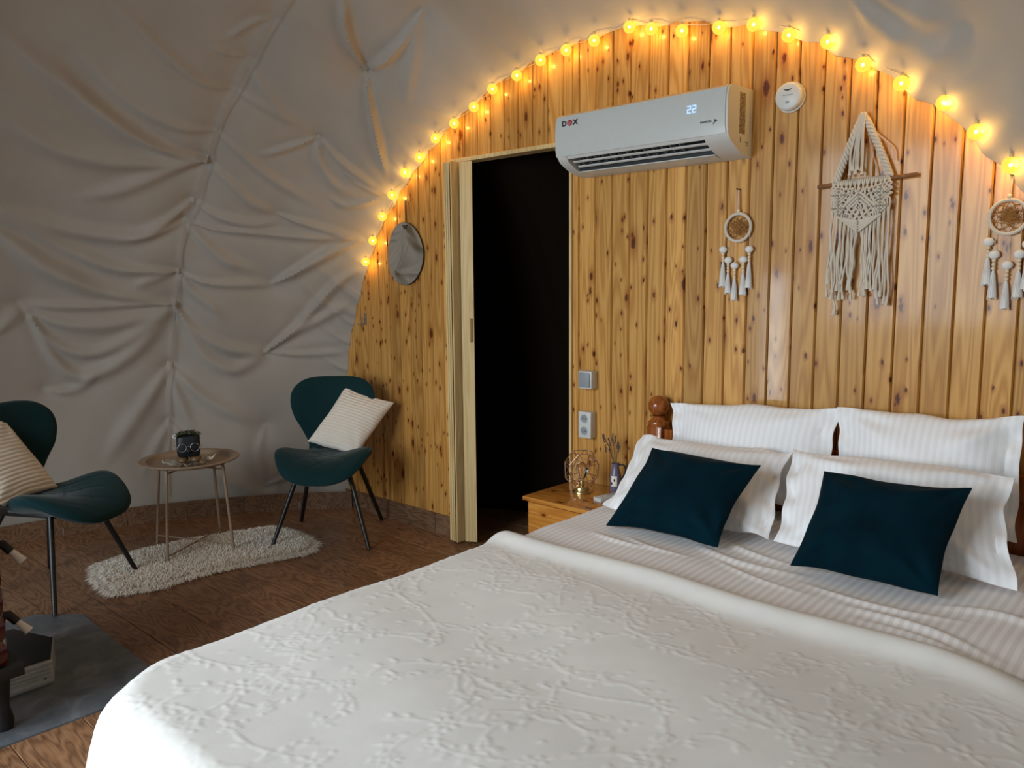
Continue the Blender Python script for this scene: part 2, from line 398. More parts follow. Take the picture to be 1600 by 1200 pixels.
# floor and its planks
fl = MB(); fl.box(-5.3, 1.0, -2.3, 3.95, -0.05, -0.008)
floor = tag(fl.build('floor', UNDERFLOOR, origin=(0, 0, 0)), 'brown wood look plank floor of the dome room', kind='structure')
PW = 0.2085; PL = 1.22
fixed = {3: -2.905, 4: -2.735, 1: -3.9, 0: -3.2}
for r in range(-12, 16):
    y0 = 0.645 + PW * r; y1 = y0 + PW
    off = fixed.get(r, random.uniform(-PL, 0) - 2.0)
    k0 = int(math.floor((-5.25 - off) / PL))
    for k in range(k0, k0 + 7):
        x0 = off + k * PL; x1 = x0 + PL
        cx, cy = (x0 + x1) / 2, (y0 + y1) / 2
        if y1 > 3.93 or x1 < -5.2 or x0 > 0.95: continue
        near = min(max(DC[0], x0), x1) - DC[0], min(max(DC[1], y0), y1) - DC[1]
        if math.hypot(*near) > DR + 0.05: continue
        if y0 > D + 0.05 and (x1 < -3.6 or x0 > -1.6): continue
        b = MB(); g = 0.0011
        b.add([(x0 + g, y0 + g, -0.002), (x1 - g, y0 + g, -0.002), (x1 - g, y1 - g, -0.002), (x0 + g, y1 - g, -0.002),
               (x0 + g * 2.6, y0 + g * 2.6, 0), (x1 - g * 2.6, y0 + g * 2.6, 0), (x1 - g * 2.6, y1 - g * 2.6, 0), (x0 + g * 2.6, y1 - g * 2.6, 0),
               (x0 + g, y0 + g, -0.008), (x1 - g, y0 + g, -0.008), (x1 - g, y1 - g, -0.008), (x0 + g, y1 - g, -0.008)],
              [(4, 5, 6, 7), (0, 1, 5, 4), (1, 2, 6, 5), (2, 3, 7, 6), (3, 0, 4, 7), (8, 9, 1, 0), (9, 10, 2, 1), (10, 11, 3, 2), (11, 8, 0, 3)])
        b.build('plank', PLANK, floor, smooth=False, origin=(cx, cy, 0))

# wooden end wall: dark backing with a door hole, vertical boards proud of it
DOOR_X0, DOOR_X1, DOOR_Z = -3.03, -2.312, 2.035
wb = MB(); N = 40
xs = np.linspace(DC[0] - AR, DC[0] + AR, N + 1)
for a, b in zip(xs[:-1], xs[1:]):
    for u0, u1, z0 in ((a, min(b, DOOR_X0), 0.0), (max(a, DOOR_X0), min(b, DOOR_X1), DOOR_Z), (max(a, DOOR_X1), b, 0.0)):
        if u1 - u0 < 1e-4: continue
        z1a, z1b = max(arch_z(u0, AR + 0.01), 0.3), max(arch_z(u1, AR + 0.01), 0.3)
        wb.prism([(u0, z0), (u1, z0), (u1, z1b), (u0, z1a)], D + 0.011, D + 0.035, 'Y')
wall_back = tag(wb.build('wall_back', GROOVE, origin=(DC[0], D, 0), smooth=False), 'pine board end wall with an arched top', kind='structure')
def board(x0, x1, z0, y):
    m = MB(); xx = [x0 + 0.001, x0 + 0.0055, (x0 + x1) / 2, x1 - 0.0055, x1 - 0.001]; yy = [y + 0.008, y, y, y, y + 0.008]
    n = 5; vs = []
    for x, yv in zip(xx, yy): vs.append((x, yv, z0))
    for x, yv in zip(xx, yy): vs.append((x, yv, max(arch_z(x), z0 + 0.2)))
    for x in (xx[0], xx[-1]): vs += [(x, D + 0.0105, z0), (x, D + 0.0105, max(arch_z(x), z0 + 0.2))]
    fs = [(i, i + 1, n + i + 1, n + i) for i in range(4)] + [(10, 0, 5, 11), (4, 12, 13, 9), (0, 1, 2, 3, 4, 12, 10), (5, 11, 13, 9, 8, 7, 6)]
    m.add(vs, fs)
    m.build('board', PINE, wall_back, smooth=False, origin=((x0 + x1) / 2, D, 0))
BW = 0.0925
for k in range(-24, 23):
    x0 = -1.997 + BW * k; x1 = x0 + BW
    x0c, x1c = max(x0, DC[0] - AR + 0.004), min(x1, DC[0] + AR - 0.004)
    if x1c - x0c < 0.02: continue
    y = D + random.uniform(0, 0.0012)
    for u0, u1, z0 in ((x0c, min(x1c, DOOR_X0), 0.02), (max(x0c, DOOR_X0), min(x1c, DOOR_X1), DOOR_Z + 0.012), (max(x0c, DOOR_X1), x1c, 0.02)):
        if u1 - u0 > 0.012: board(u0, u1, z0, y)

# skirtings
bb = empty('baseboard_back', (-3.63, D, 0), 'brown wood look skirting under the pine wall', kind='structure')
for a, b in ((-4.14, -3.722), (-3.718, -3.292), (-3.288, -3.075)):
    MB().box(a, b, D - 0.012, D, 0.0, 0.112, 0.002).build('skirting_piece', SKIRT, bb, smooth=False, origin=((a + b) / 2, D, 0))
bl = empty('baseboard_left', (DC[0] - 2.8, DC[1], 0), 'brown wood look skirting curving below the dome cloth', kind='structure')
a0, a1, n = math.radians(133.5), math.radians(262), 19
for i in range(n):
    p, q = a0 + (a1 - a0) * i / n, a0 + (a1 - a0) * (i + 1) / n - 0.0012
    arc = [p + (q - p) * j / 4 for j in range(5)]
    poly = [(DC[0] + 2.795 * math.cos(t), DC[1] + 2.795 * math.sin(t)) for t in arc] + [(DC[0] + 2.81 * math.cos(t), DC[1] + 2.81 * math.sin(t)) for t in reversed(arc)]
    mid = (p + q) / 2
    MB().prism(poly, 0.0, 0.105, 'Z').build('skirting_piece', SKIRT, bl, smooth=False, origin=(DC[0] + 2.8 * math.cos(mid), DC[1] + 2.8 * math.sin(mid), 0))

# door casing and folding door
tr = MB(); tr.box(DOOR_X0 - 0.075, DOOR_X1 + 0.012, D - 0.016, D + 0.06, DOOR_Z - 0.006, DOOR_Z + 0.014, 0.002)
tag(tr.build('trim_1', PALE_WOOD, smooth=False), 'pale wood head rail over the doorway', kind='structure')
tr = MB(); tr.box(DOOR_X1 - 0.012, DOOR_X1 + 0.002, D - 0.010, D + 0.06, 0.0, DOOR_Z - 0.006, 0.002)
tag(tr.build('trim_2', PALE_WOOD, smooth=False), 'narrow pale wood jamb beside the light switch', kind='structure')
door = empty('door_1', (-3.0, D, 0), 'pale wood folding door pushed open to the side of the dark doorway', kind='structure')
# panels in plan, as folded: three thin edges seen end on, one oblique leaf, one leaf facing the room
leaves = [((-3.128, D - 0.030), (-3.078, D - 0.088)), ((-3.112, D - 0.030), (-3.062, D - 0.089)), ((-3.096, D - 0.030), (-3.046, D - 0.090)),
          ((-3.024, D - 0.094), (-3.022, D - 0.006)), ((-3.004, D - 0.050), (-2.948, D - 0.016))]
for (xa, ya), (xb, yb) in leaves:
    d = Vector((xb - xa, yb - ya, 0)).normalized(); nrm = Vector((-d.y, d.x, 0)) * 0.0045
    poly = [(xa + nrm.x, ya + nrm.y), (xb + nrm.x, yb + nrm.y), (xb - nrm.x, yb - nrm.y), (xa - nrm.x, ya - nrm.y)]
    MB().prism(poly, 0.018, DOOR_Z - 0.012, 'Z').build('fold_panel', PALE_WOOD, door, smooth=False, origin=((xa + xb) / 2, (ya + yb) / 2, 0.018))
h = MB(); h.box(-2.962, -2.95, D - 0.045, D - 0.012, 1.10, 1.225, 0.006)
tag(h.build('door_handle', PALE_WOOD, door, origin=(-2.956, D - 0.03, 1.16)), 'small pale pull on the folding door edge')

# the dark room behind: rear cloth of the dome
def sphere_pt(th, ph):
    """angle th from +Y, ph around Y; straight down below the centre"""
    d = np.stack([np.sin(th) * np.cos(ph), np.cos(th) * np.ones_like(ph), np.sin(th) * np.sin(ph)], -1)
    hxy = np.maximum(np.hypot(d[..., 0], d[..., 1]), 1e-6); low = d[..., 2] < 0
    P = d * DR
    P[..., 0] = np.where(low, d[..., 0] / hxy * DR, P[..., 0]); P[..., 1] = np.where(low, d[..., 1] / hxy * DR, P[..., 1])
    return P + DC
TH0 = math.acos((D - DC[1]) / DR)
th, ph = np.meshgrid(np.linspace(0.02, TH0 - 0.004, 14), np.linspace(-PI / 2, PI * 1.5, 61), indexing='ij')
P = sphere_pt(th, ph); P[..., 2] = np.maximum(P[..., 2], -0.03); P[..., 1] = np.maximum(P[..., 1], D + 0.04)
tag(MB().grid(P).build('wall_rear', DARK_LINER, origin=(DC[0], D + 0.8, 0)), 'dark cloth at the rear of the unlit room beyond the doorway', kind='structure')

# ------------------------------------------------------------------ dome liner with pinned, swagged cloth
FOLDS = [
    ([(-4.181,2.146,2.062),(-4.248,1.972,2.101),(-4.259,1.74,2.218),(-4.232,1.514,2.34),(-4.171,1.3,2.463),(-4.123,1.179,2.53)],0.05,0.028),
    ([(-4.181,2.146,2.062),(-4.26,1.856,2.156),(-4.251,1.681,2.255),(-4.209,1.508,2.369),(-4.155,1.393,2.457)],0.035,0.016),
    ([(-4.181,2.146,2.062),(-4.308,1.932,2.047),(-4.405,1.667,2.061),(-4.431,1.455,2.11),(-4.393,1.226,2.221)],0.055,0.028),
    ([(-4.181,2.146,2.062),(-4.305,1.992,2.009),(-4.453,1.796,1.918),(-4.532,1.641,1.875)],0.04,0.02),
    ([(-4.064,2.144,2.204),(-4.136,1.992,2.224),(-4.166,1.767,2.314),(-4.109,1.533,2.465)],0.04,0.016),
    ([(-3.888,2.148,2.38),(-3.931,2.031,2.412),(-3.923,1.851,2.513),(-3.893,1.729,2.591),(-3.855,1.559,2.68)],0.035,0.016),
    ([(-4.332,2.133,1.857),(-4.44,2.038,1.76),(-4.552,1.883,1.68),(-4.637,1.606,1.699),(-4.656,1.388,1.764),(-4.659,1.263,1.799)],0.045,0.026),
    ([(-4.533,2.121,1.484),(-4.646,1.844,1.505),(-4.684,1.614,1.593),(-4.685,1.446,1.683),(-4.671,1.264,1.776)],0.045,0.026),
    ([(-4.533,2.121,1.484),(-4.616,1.986,1.437),(-4.658,1.921,1.397)],0.03,0.012),
    ([(-4.4,2.121,1.755),(-4.497,1.992,1.695),(-4.581,1.829,1.664)],0.025,0.012),
    ([(-4.71,1.268,1.695),(-4.732,1.42,1.59),(-4.739,1.566,1.491),(-4.731,1.715,1.399)],0.06,0.024),
    ([(-4.603,2.125,1.295),(-4.699,1.855,1.355),(-4.742,1.623,1.444),(-4.751,1.455,1.527),(-4.722,1.29,1.664)],0.05,0.024),
    ([(-4.603,2.125,1.295),(-4.717,1.858,1.298),(-4.79,1.629,1.299),(-4.838,1.407,1.311)],0.025,0.016),
    ([(-4.839,1.401,1.311),(-4.838,1.518,1.229),(-4.805,1.689,1.189),(-4.745,1.862,1.197),(-4.679,2.0,1.235),(-4.603,2.125,1.295)],0.045,0.02),
    ([(-4.845,1.418,1.278),(-4.864,1.519,1.129),(-4.856,1.633,1.041),(-4.816,1.772,1.034),(-4.737,1.935,1.125),(-4.603,2.125,1.295)],0.04,0.022),
    ([(-4.853,1.441,1.238),(-4.883,1.541,1.019),(-4.877,1.655,0.894),(-4.824,1.808,0.933),(-4.728,1.983,1.08),(-4.603,2.125,1.295)],0.045,0.024),
    ([(-4.603,2.125,1.295),(-4.598,2.216,1.158),(-4.556,2.339,1.052),(-4.493,2.458,1.003),(-4.41,2.58,0.991)],0.04,0.022),
    ([(-4.603,2.125,1.295),(-4.614,2.206,1.115),(-4.594,2.307,0.965),(-4.542,2.416,0.893),(-4.475,2.508,0.926),(-4.41,2.58,0.991)],0.04,0.02),
    ([(-4.534,2.121,1.482),(-4.487,2.251,1.426),(-4.387,2.422,1.41),(-4.285,2.568,1.402)],0.025,0.014),
    ([(-4.534,2.121,1.482),(-4.537,2.199,1.371),(-4.51,2.299,1.292),(-4.497,2.363,1.211)],0.03,0.016),
    ([(-4.285,2.568,1.402),(-4.206,2.635,1.458),(-4.082,2.723,1.548),(-3.885,2.843,1.669)],0.025,0.018),
    ([(-4.41,2.58,0.991),(-4.244,2.728,1.167),(-4.031,2.851,1.405),(-3.908,2.923,1.49)],0.03,0.022),
    ([(-4.41,2.58,0.991),(-4.308,2.68,1.086),(-4.136,2.829,1.209),(-4.012,2.92,1.289)],0.03,0.018),
    ([(-4.41,2.58,0.991),(-4.284,2.744,0.976),(-4.089,2.946,0.99)],0.02,0.01),
    ([(-4.699,2.117,0.93),(-4.788,1.984,0.704),(-4.831,1.895,0.567),(-4.869,1.789,0.404)],0.05,0.018),
    ([(-4.699,2.117,0.93),(-4.707,2.154,0.751),(-4.688,2.221,0.537)],0.035,0.014),
    ([(-4.699,2.117,0.93),(-4.666,2.226,0.791),(-4.612,2.346,0.678),(-4.508,2.523,0.561)],0.045,0.02),
    ([(-4.742,2.108,0.591),(-4.772,2.047,0.463),(-4.806,1.965,0.295)],0.035,0.014),
    ([(-4.742,2.108,0.591),(-4.662,2.272,0.322),(-4.559,2.447,0.152),(-4.48,2.564,0.08)],0.045,0.016),
    ([(-4.923,1.503,0.83),(-4.904,1.595,0.809),(-4.875,1.689,0.843),(-4.844,1.749,0.923)],0.03,0.014),
    ([(-4.902,1.277,1.154),(-4.862,1.364,1.254),(-4.839,1.401,1.311)],0.04,0.014),
    ([(-4.472,2.576,0.141),(-4.342,2.745,0.224),(-4.209,2.893,0.311)],0.025,0.012),
    ([(-4.46,2.591,0.542),(-4.49,2.551,0.36),(-4.472,2.576,0.126)],0.03,0.008),
    ([(-3.357,2.588,2.455),(-3.309,2.462,2.583),(-3.191,2.342,2.726)],0.025,0.018),
    ([(-3.357,2.588,2.455),(-3.447,2.704,2.288),(-3.546,2.854,2.042)],0.02,0.014),
    ([(-3.357,2.588,2.455),(-3.237,2.623,2.494),(-3.093,2.628,2.563)],0.02,0.012),
    ([(-3.739,2.563,2.184),(-3.881,2.465,2.137),(-4.0,2.36,2.103)],0.02,0.016),
    ([(-3.739,2.563,2.184),(-3.725,2.665,2.093),(-3.678,2.788,1.997),(-3.619,2.906,1.903)],0.025,0.018),
    ([(-3.739,2.563,2.184),(-3.806,2.61,2.07),(-3.806,2.716,1.95),(-3.748,2.787,1.924)],0.03,0.014),
    ([(-3.733,2.731,2.01),(-3.701,2.803,1.954),(-3.63,2.906,1.89)],0.018,0.018),
    ([(-3.627,2.912,1.886),(-3.807,2.794,1.846),(-3.858,2.718,1.885)],0.02,0.014),
    ([(-4.064,2.144,2.204),(-4.053,2.277,2.113),(-4.02,2.468,1.974),(-3.946,2.648,1.863)],0.03,0.012),
    ([(-4.181,2.146,2.062),(-4.174,2.265,1.971),(-4.16,2.396,1.862),(-4.111,2.514,1.799)],0.03,0.014),
    ([(-4.332,2.133,1.857),(-4.304,2.251,1.789),(-4.216,2.421,1.746),(-4.126,2.522,1.766)],0.03,0.018),
    ([(-4.4,2.121,1.755),(-4.338,2.265,1.718),(-4.197,2.484,1.7),(-4.03,2.695,1.68),(-3.836,2.893,1.658)],0.025,0.018),
    ([(-4.4,2.121,1.755),(-4.4,2.221,1.652),(-4.376,2.348,1.545),(-4.318,2.466,1.496)],0.035,0.018),
    ([(-4.111,2.514,1.799),(-4.004,2.681,1.74),(-3.836,2.893,1.658)],0.025,0.016),
    ([(-3.826,2.902,1.657),(-3.964,2.813,1.597),(-4.15,2.683,1.488),(-4.287,2.568,1.397)],0.03,0.02),
    ([(-3.881,2.157,2.38),(-3.833,2.303,2.322),(-3.77,2.474,2.239)],0.03,0.01),
    ([(-3.737,2.169,2.495),(-3.777,2.274,2.392),(-3.79,2.415,2.271)],0.03,0.012),
    ([(-3.519,2.174,2.648),(-3.592,2.114,2.634),(-3.714,2.054,2.58)],0.02,0.012),
    ([(-3.731,2.166,2.502),(-3.773,2.082,2.519),(-3.787,2.004,2.551)],0.018,0.01),
    ([(-2.918,2.597,2.659),(-3.161,2.631,2.528),(-3.358,2.588,2.454)],0.03,0.014),
    ([(-3.358,2.588,2.454),(-3.285,2.445,2.608),(-3.19,2.355,2.718)],0.025,0.014),
    ([(-3.358,2.588,2.454),(-3.466,2.735,2.243),(-3.562,2.878,1.997)],0.02,0.012),
    ([(-2.918,2.597,2.659),(-3.091,2.686,2.515),(-3.256,2.776,2.343)],0.03,0.012),
    ([(-2.49,2.747,2.65),(-2.49,2.866,2.543),(-2.463,2.937,2.479)],0.025,0.012),
    ([(-0.682,2.745,2.141),(-0.74,2.82,2.106),(-0.817,2.879,2.099)],0.04,0.014),
    ([(-1.012,2.804,2.319),(-0.932,2.846,2.223),(-0.83,2.846,2.148)],0.05,0.014),
    ([(-0.943,2.762,2.319),(-0.811,2.765,2.224),(-0.682,2.745,2.141)],0.05,0.012),
]
TIES = [(-3.519,2.174,2.648),(-3.734,2.162,2.502),(-3.888,2.148,2.38),(-4.064,2.144,2.204),(-4.181,2.146,2.062),(-4.332,2.133,1.857),(-4.4,2.121,1.755),(-4.533,2.121,1.484),(-3.357,2.588,2.455),(-3.739,2.563,2.184),(-4.111,2.514,1.799),(-3.826,2.902,1.657),(-3.627,2.912,1.886),(-4.603,2.125,1.295),(-4.699,2.117,0.93),(-4.742,2.108,0.591),(-4.285,2.568,1.402),(-4.41,2.58,0.991),(-4.46,2.591,0.542),(-4.839,1.401,1.311),(-4.923,1.503,0.83),(-4.472,2.576,0.126),(-2.918,2.597,2.659),(-3.358,2.588,2.454),(-0.682,2.745,2.141)]
SEAM = [(-3.38,2.188,2.722),(-3.519,2.174,2.648),(-3.733,2.167,2.499),(-3.877,2.162,2.38),(-4.064,2.144,2.204),(-4.181,2.146,2.062),(-4.331,2.136,1.857),(-4.403,2.116,1.755),(-4.531,2.125,1.484),(-4.603,2.125,1.295),(-4.699,2.117,0.93),(-4.742,2.108,0.591),(-4.758,2.079,0.131)]

def seg_dist(P, pts):
    """distance of every point to a polyline, and the fraction along it"""
    pts = [np.array(p) for p in catmull(pts, 4)]
    L = [np.linalg.norm(b - a) for a, b in zip(pts[:-1], pts[1:])]; tot = sum(L); acc = 0
    best = np.full(len(P), 1e9); frac = np.zeros(len(P))
    for a, b, l in zip(pts[:-1], pts[1:], L):
        if l < 1e-6: continue
        ab = b - a; t = np.clip((P - a) @ ab / (l * l), 0, 1); q = ((P - a - t[:, None] * ab) ** 2).sum(1)
        k = q < best; best[k] = q[k]; frac[k] = (acc + t[k] * l) / tot; acc += l
    return np.sqrt(best), frac
def liner():
    ph = np.concatenate([np.linspace(-1.2, -0.22, 6)[:-1], np.linspace(-0.22, 0.0, 10)[:-1], np.linspace(0, 1.0, 80)[:-1], np.linspace(1.0, 2.0, 130)[:-1], np.linspace(2.0, PI + 0.16, 330), np.linspace(PI + 0.2, PI + 1.2, 6)])[::-1]
    th = np.concatenate([np.linspace(TH0, TH0 + 0.25, 50)[:-1], np.linspace(TH0 + 0.25, 1.75, 150)[:-1], np.linspace(1.75, PI - 0.02, 60)])
    T, F = np.meshgrid(th, ph, indexing='ij'); P = sphere_pt(T, F); sh = P.shape; Q = P.reshape(-1, 3)
    inward = DC - Q; inward[:, 2] = np.where(Q[:, 2] < DC[2], 0, inward[:, 2]); inward /= np.linalg.norm(inward, axis=1)[:, None]
    t = T.ravel(); f = F.ravel(); edge = (t - TH0) * DR
    h = 0.012 * np.sin(Q[:, 0] * 3.1 + Q[:, 2] * 2.3) * np.sin(Q[:, 1] * 2.7 - Q[:, 2] * 3.3 + 1.0) + 0.006 * np.sin(Q @ np.array([5.0, 7.0, 6.0]))
    h *= 1 - np.exp(-edge / 0.2)
    for pts, w, a in FOLDS:
        c = np.mean(pts, 0); R = max(np.linalg.norm(np.array(p) - c) for p in pts) + 4 * w
        idx = np.nonzero(((Q - c) ** 2).sum(1) < R * R)[0]
        if not len(idx): continue
        d, s = seg_dist(Q[idx], pts)
        ww = w * (0.32 + 0.68 * np.sin(PI * np.clip(s * 0.75, 0, 1)))
        pr = np.minimum(1, 0.45 + 2.0 * s) * np.clip((1.06 - s) / 0.3, 0, 1)
        h[idx] += FOLD_GAIN * a * pr * (np.exp(-(d / ww) ** 2) - 0.42 * np.exp(-(d / (2.3 * ww)) ** 2))
    for p in TIES:
        d2 = ((Q - np.array(p)) ** 2).sum(1); h -= 0.024 * np.exp(-np.sqrt(d2) / 0.05) + 0.012 * np.exp(-d2 / 0.16 ** 2)
    d, s = seg_dist(Q, SEAM)
    h -= 0.012 * np.exp(-(d / 0.10) ** 2); h += 0.006 * np.exp(-(d / 0.010) ** 2)
    for i in range(95):          # small gathers where the cloth is stapled to the arch
        p0 = RNG.uniform(0.1, PI + 0.05); w = RNG.uniform(0.009, 0.026); ln = RNG.uniform(0.06, 0.3); a = RNG.uniform(0.003, 0.011); sl = RNG.uniform(-0.7, 0.7)
        u = (f - p0 - sl * (t - TH0)) * DR * math.sin(TH0)
        spread = 1 + edge / 0.35
        h += a * np.exp(-(u / (w * spread)) ** 2) * np.exp(-edge / ln) * np.minimum(1, edge / 0.02 + 0.5)
    Q2 = Q + inward * h[:, None]
    wob = 0.012 * np.sin(f * 23.0) + 0.007 * np.sin(f * 57.0 + 1.3)   # uneven cut edge along the arch
    rad = Q2 - np.array([DC[0], 0, DC[2]]); rad[:, 1] = 0; rad /= np.linalg.norm(rad, axis=1)[:, None]
    Q2 -= rad * (np.abs(wob) * np.exp(-edge / 0.03))[:, None]
    Q2[:, 1] = np.where(edge < 0.004, np.minimum(Q2[:, 1], D - 0.002), Q2[:, 1])
    keepz = Q2[:, 2] > -0.10
    m = MB(); m.v = Q2.tolist(); a, b = sh[:2]
    I = np.arange(a * b).reshape(a, b); q = np.stack([I[:-1, :-1], I[:-1, 1:], I[1:, 1:], I[1:, :-1]], -1).reshape(-1, 4)
    c = Q2[q].mean(1)
    hole = np.zeros(len(c), bool)
    for wx0, wx1, wz0, wz1 in WINDOWS: hole |= (c[:, 0] > wx0) & (c[:, 0] < wx1) & (c[:, 1] < -0.75) & (c[:, 2] > wz0) & (c[:, 2] < wz1)
    m.f = [tuple(r) for r in q[(c[:, 2] > -0.02) & ~hole].tolist()]
    used = np.zeros(len(Q2), bool); used[np.array(m.f).ravel()] = True
    remap = np.cumsum(used) - 1; m.v = Q2[used].tolist(); m.f = [tuple(int(remap[i]) for i in fc) for fc in m.f]
    return m
FOLD_GAIN = 1.6
ceiling = tag(liner().build('ceiling', LINER, origin=(DC[0], DC[1], 0)), 'wrinkled white cloth lining of the dome, pinned in swags', kind='structure')
ceiling.data.shade_smooth()
sp = catmull([tuple(np.array(p) + (DC - np.array(p)) / np.linalg.norm(DC - np.array(p)) * 0.004) for p in SEAM], 4)
sm = MB(); sm.tube(sp, 0.0018, 5); tag(sm.build('seam', LINER, ceiling), 'stitched seam running down the dome cloth')
# ================================================================== BED
BX0, BX1, BZ = -1.77, -0.13, 0.53
bed = empty('bed', (-0.95, 1.8, 0), 'stained pine double bed with round post finials against the board wall', 'bed')
for x in (-1.80, -0.10):
    p = MB(); y = 2.90
    p.box(x - 0.036, x + 0.036, y - 0.036, y + 0.036, 0.0, 0.795, 0.004)
    p.lathe([(0.044, 0.795), (0.046, 0.803), (0.044, 0.811), (0.034, 0.818), (0.026, 0.825), (0.024, 0.832), (0.030, 0.838)], (x, y, 0), 24)
    post = p.build('post', PINE_DARK, bed)
    f = MB(); f.ball((x, y, 0.878), 0.045, 24, 16); f.build('finial', PINE_DARK, post)
hb = MB(); hb.box(-1.766, -0.134, 2.895, 2.915, 0.25, 0.72); hb.box(-1.766, -0.134, 2.885, 2.925, 0.70, 0.785, 0.006); hb.build('headboard', PINE_DARK, bed)
for x in (-1.74, -0.16): MB().box(x - 0.03, x + 0.03, 0.72, 0.79, 0, 0.42, 0.004).build('leg', PINE_DARK, bed)
for x in (-1.75, -0.15): MB().box(x - 0.012, x + 0.012, 0.76, 2.865, 0.18, 0.33, 0.004).build('side_rail', PINE_DARK, bed)
MB().box(-1.77, -0.13, 0.745, 0.77, 0.18, 0.40, 0.004).build('footboard', PINE_DARK, bed)
MB().box(-1.745, -0.155, 0.68, 2.86, 0.36, 0.505, 0.04).build('mattress', MATTRESS, bed)

def drape(e, r):
    """excess cloth past an edge -> (outward, down) with a rolled edge of radius r"""
    q = np.clip(e, 0, None); arc = np.minimum(q, r * PI / 2); a = arc / r
    return r * np.sin(a), r * (1 - np.cos(a)) + np.clip(q - r * PI / 2, 0, None)

# relief of the bedspread: sprays of stems, leaves and small flowers, drawn into a height map
HM = 0.0035
hx0, hx1, hy0, hy1 = -2.30, 0.40, -0.05, 2.02
HMAP = np.zeros((int((hy1 - hy0) / HM) + 1, int((hx1 - hx0) / HM) + 1), np.float32)
def stamp(x, y, r, hgt, ex=1.0, ang=0.0):
    R = r * max(ex, 1.0) * 2.2; i0, i1 = int((y - R - hy0) / HM), int((y + R - hy0) / HM) + 2; j0, j1 = int((x - R - hx0) / HM), int((x + R - hx0) / HM) + 2
    i0, j0 = max(i0, 0), max(j0, 0); i1, j1 = min(i1, HMAP.shape[0]), min(j1, HMAP.shape[1])
    if i0 >= i1 or j0 >= j1: return
    yy, xx = np.mgrid[i0:i1, j0:j1]; dx, dy = xx * HM + hx0 - x, yy * HM + hy0 - y
    u = (dx * math.cos(ang) + dy * math.sin(ang)) / ex; v = -dx * math.sin(ang) + dy * math.cos(ang)
    np.maximum(HMAP[i0:i1, j0:j1], hgt * np.exp(-((u * u + v * v) / (r * r)) ** 1.5), out=HMAP[i0:i1, j0:j1])
rr = random.Random(11)
def vine(x, y, ang, length, curl, leafy):
    n = int(length / 0.005); st = []
    for i in range(n):
        s = i / n; ang += curl * 0.005 * (0.3 + 2.2 * s); x += 0.005 * math.cos(ang); y += 0.005 * math.sin(ang); st.append((x, y, ang))
        stamp(x, y, 0.0040, 0.0022)
    for i in range(5, n, 7):
        if rr.random() < leafy:
            px, py, a = st[i]; side = rr.choice((-1, 1)); la = a + side * rr.uniform(0.5, 1.1); l = rr.uniform(0.010, 0.024)
            stamp(px + math.cos(la) * l * 1.2, py + math.sin(la) * l * 1.2, 0.0052, 0.0028, l / 0.0065, la)
    return st
def flower(x, y, R):
    k = rr.randint(5, 8); a0 = rr.random() * 6
    for i in range(k):
        a = a0 + 2 * PI * i / k; stamp(x + R * math.cos(a), y + R * math.sin(a), R * 0.22, 0.0030, 2.1, a)
    stamp(x, y, R * 0.22, 0.0036)
    for i in range(3):
        a = rr.random() * 6; stamp(x + R * 1.9 * math.cos(a), y + R * 1.9 * math.sin(a), 0.0055, 0.0028)
for i in range(11):
    for j in range(11):
        cx, cy = hx0 + 0.05 + i * 0.25 + rr.uniform(-0.06, 0.06) + (j % 2) * 0.15, hy0 + 0.05 + j * 0.195 + rr.uniform(-0.05, 0.05)
        base = rr.uniform(-0.7, 0.7) + (PI if rr.random() < 0.5 else 0)
        flower(cx, cy, rr.uniform(0.014, 0.026))
        for k in range(rr.randint(3, 5)):
            a = base + rr.uniform(-1.3, 1.3) + (k % 2) * PI
            st = vine(cx + 0.04 * math.cos(a), cy + 0.04 * math.sin(a), a, rr.uniform(0.08, 0.22), rr.choice((-1, 1)) * rr.uniform(1, 9), 0.8)
            if rr.random() < 0.5 and st: flower(st[-1][0], st[-1][1], rr.uniform(0.010, 0.017))
        for k in range(9): stamp(cx + rr.uniform(-0.14, 0.14), cy + rr.uniform(-0.11, 0.11), rr.uniform(0.004, 0.006), 0.0022, rr.uniform(1, 2.2), rr.random() * 6)
def relief(a, b):
    i = np.clip(((b - hy0) / HM).astype(int), 0, HMAP.shape[0] - 1); j = np.clip(((a - hx0) / HM).astype(int), 0, HMAP.shape[1] - 1)
    return HMAP[i, j]
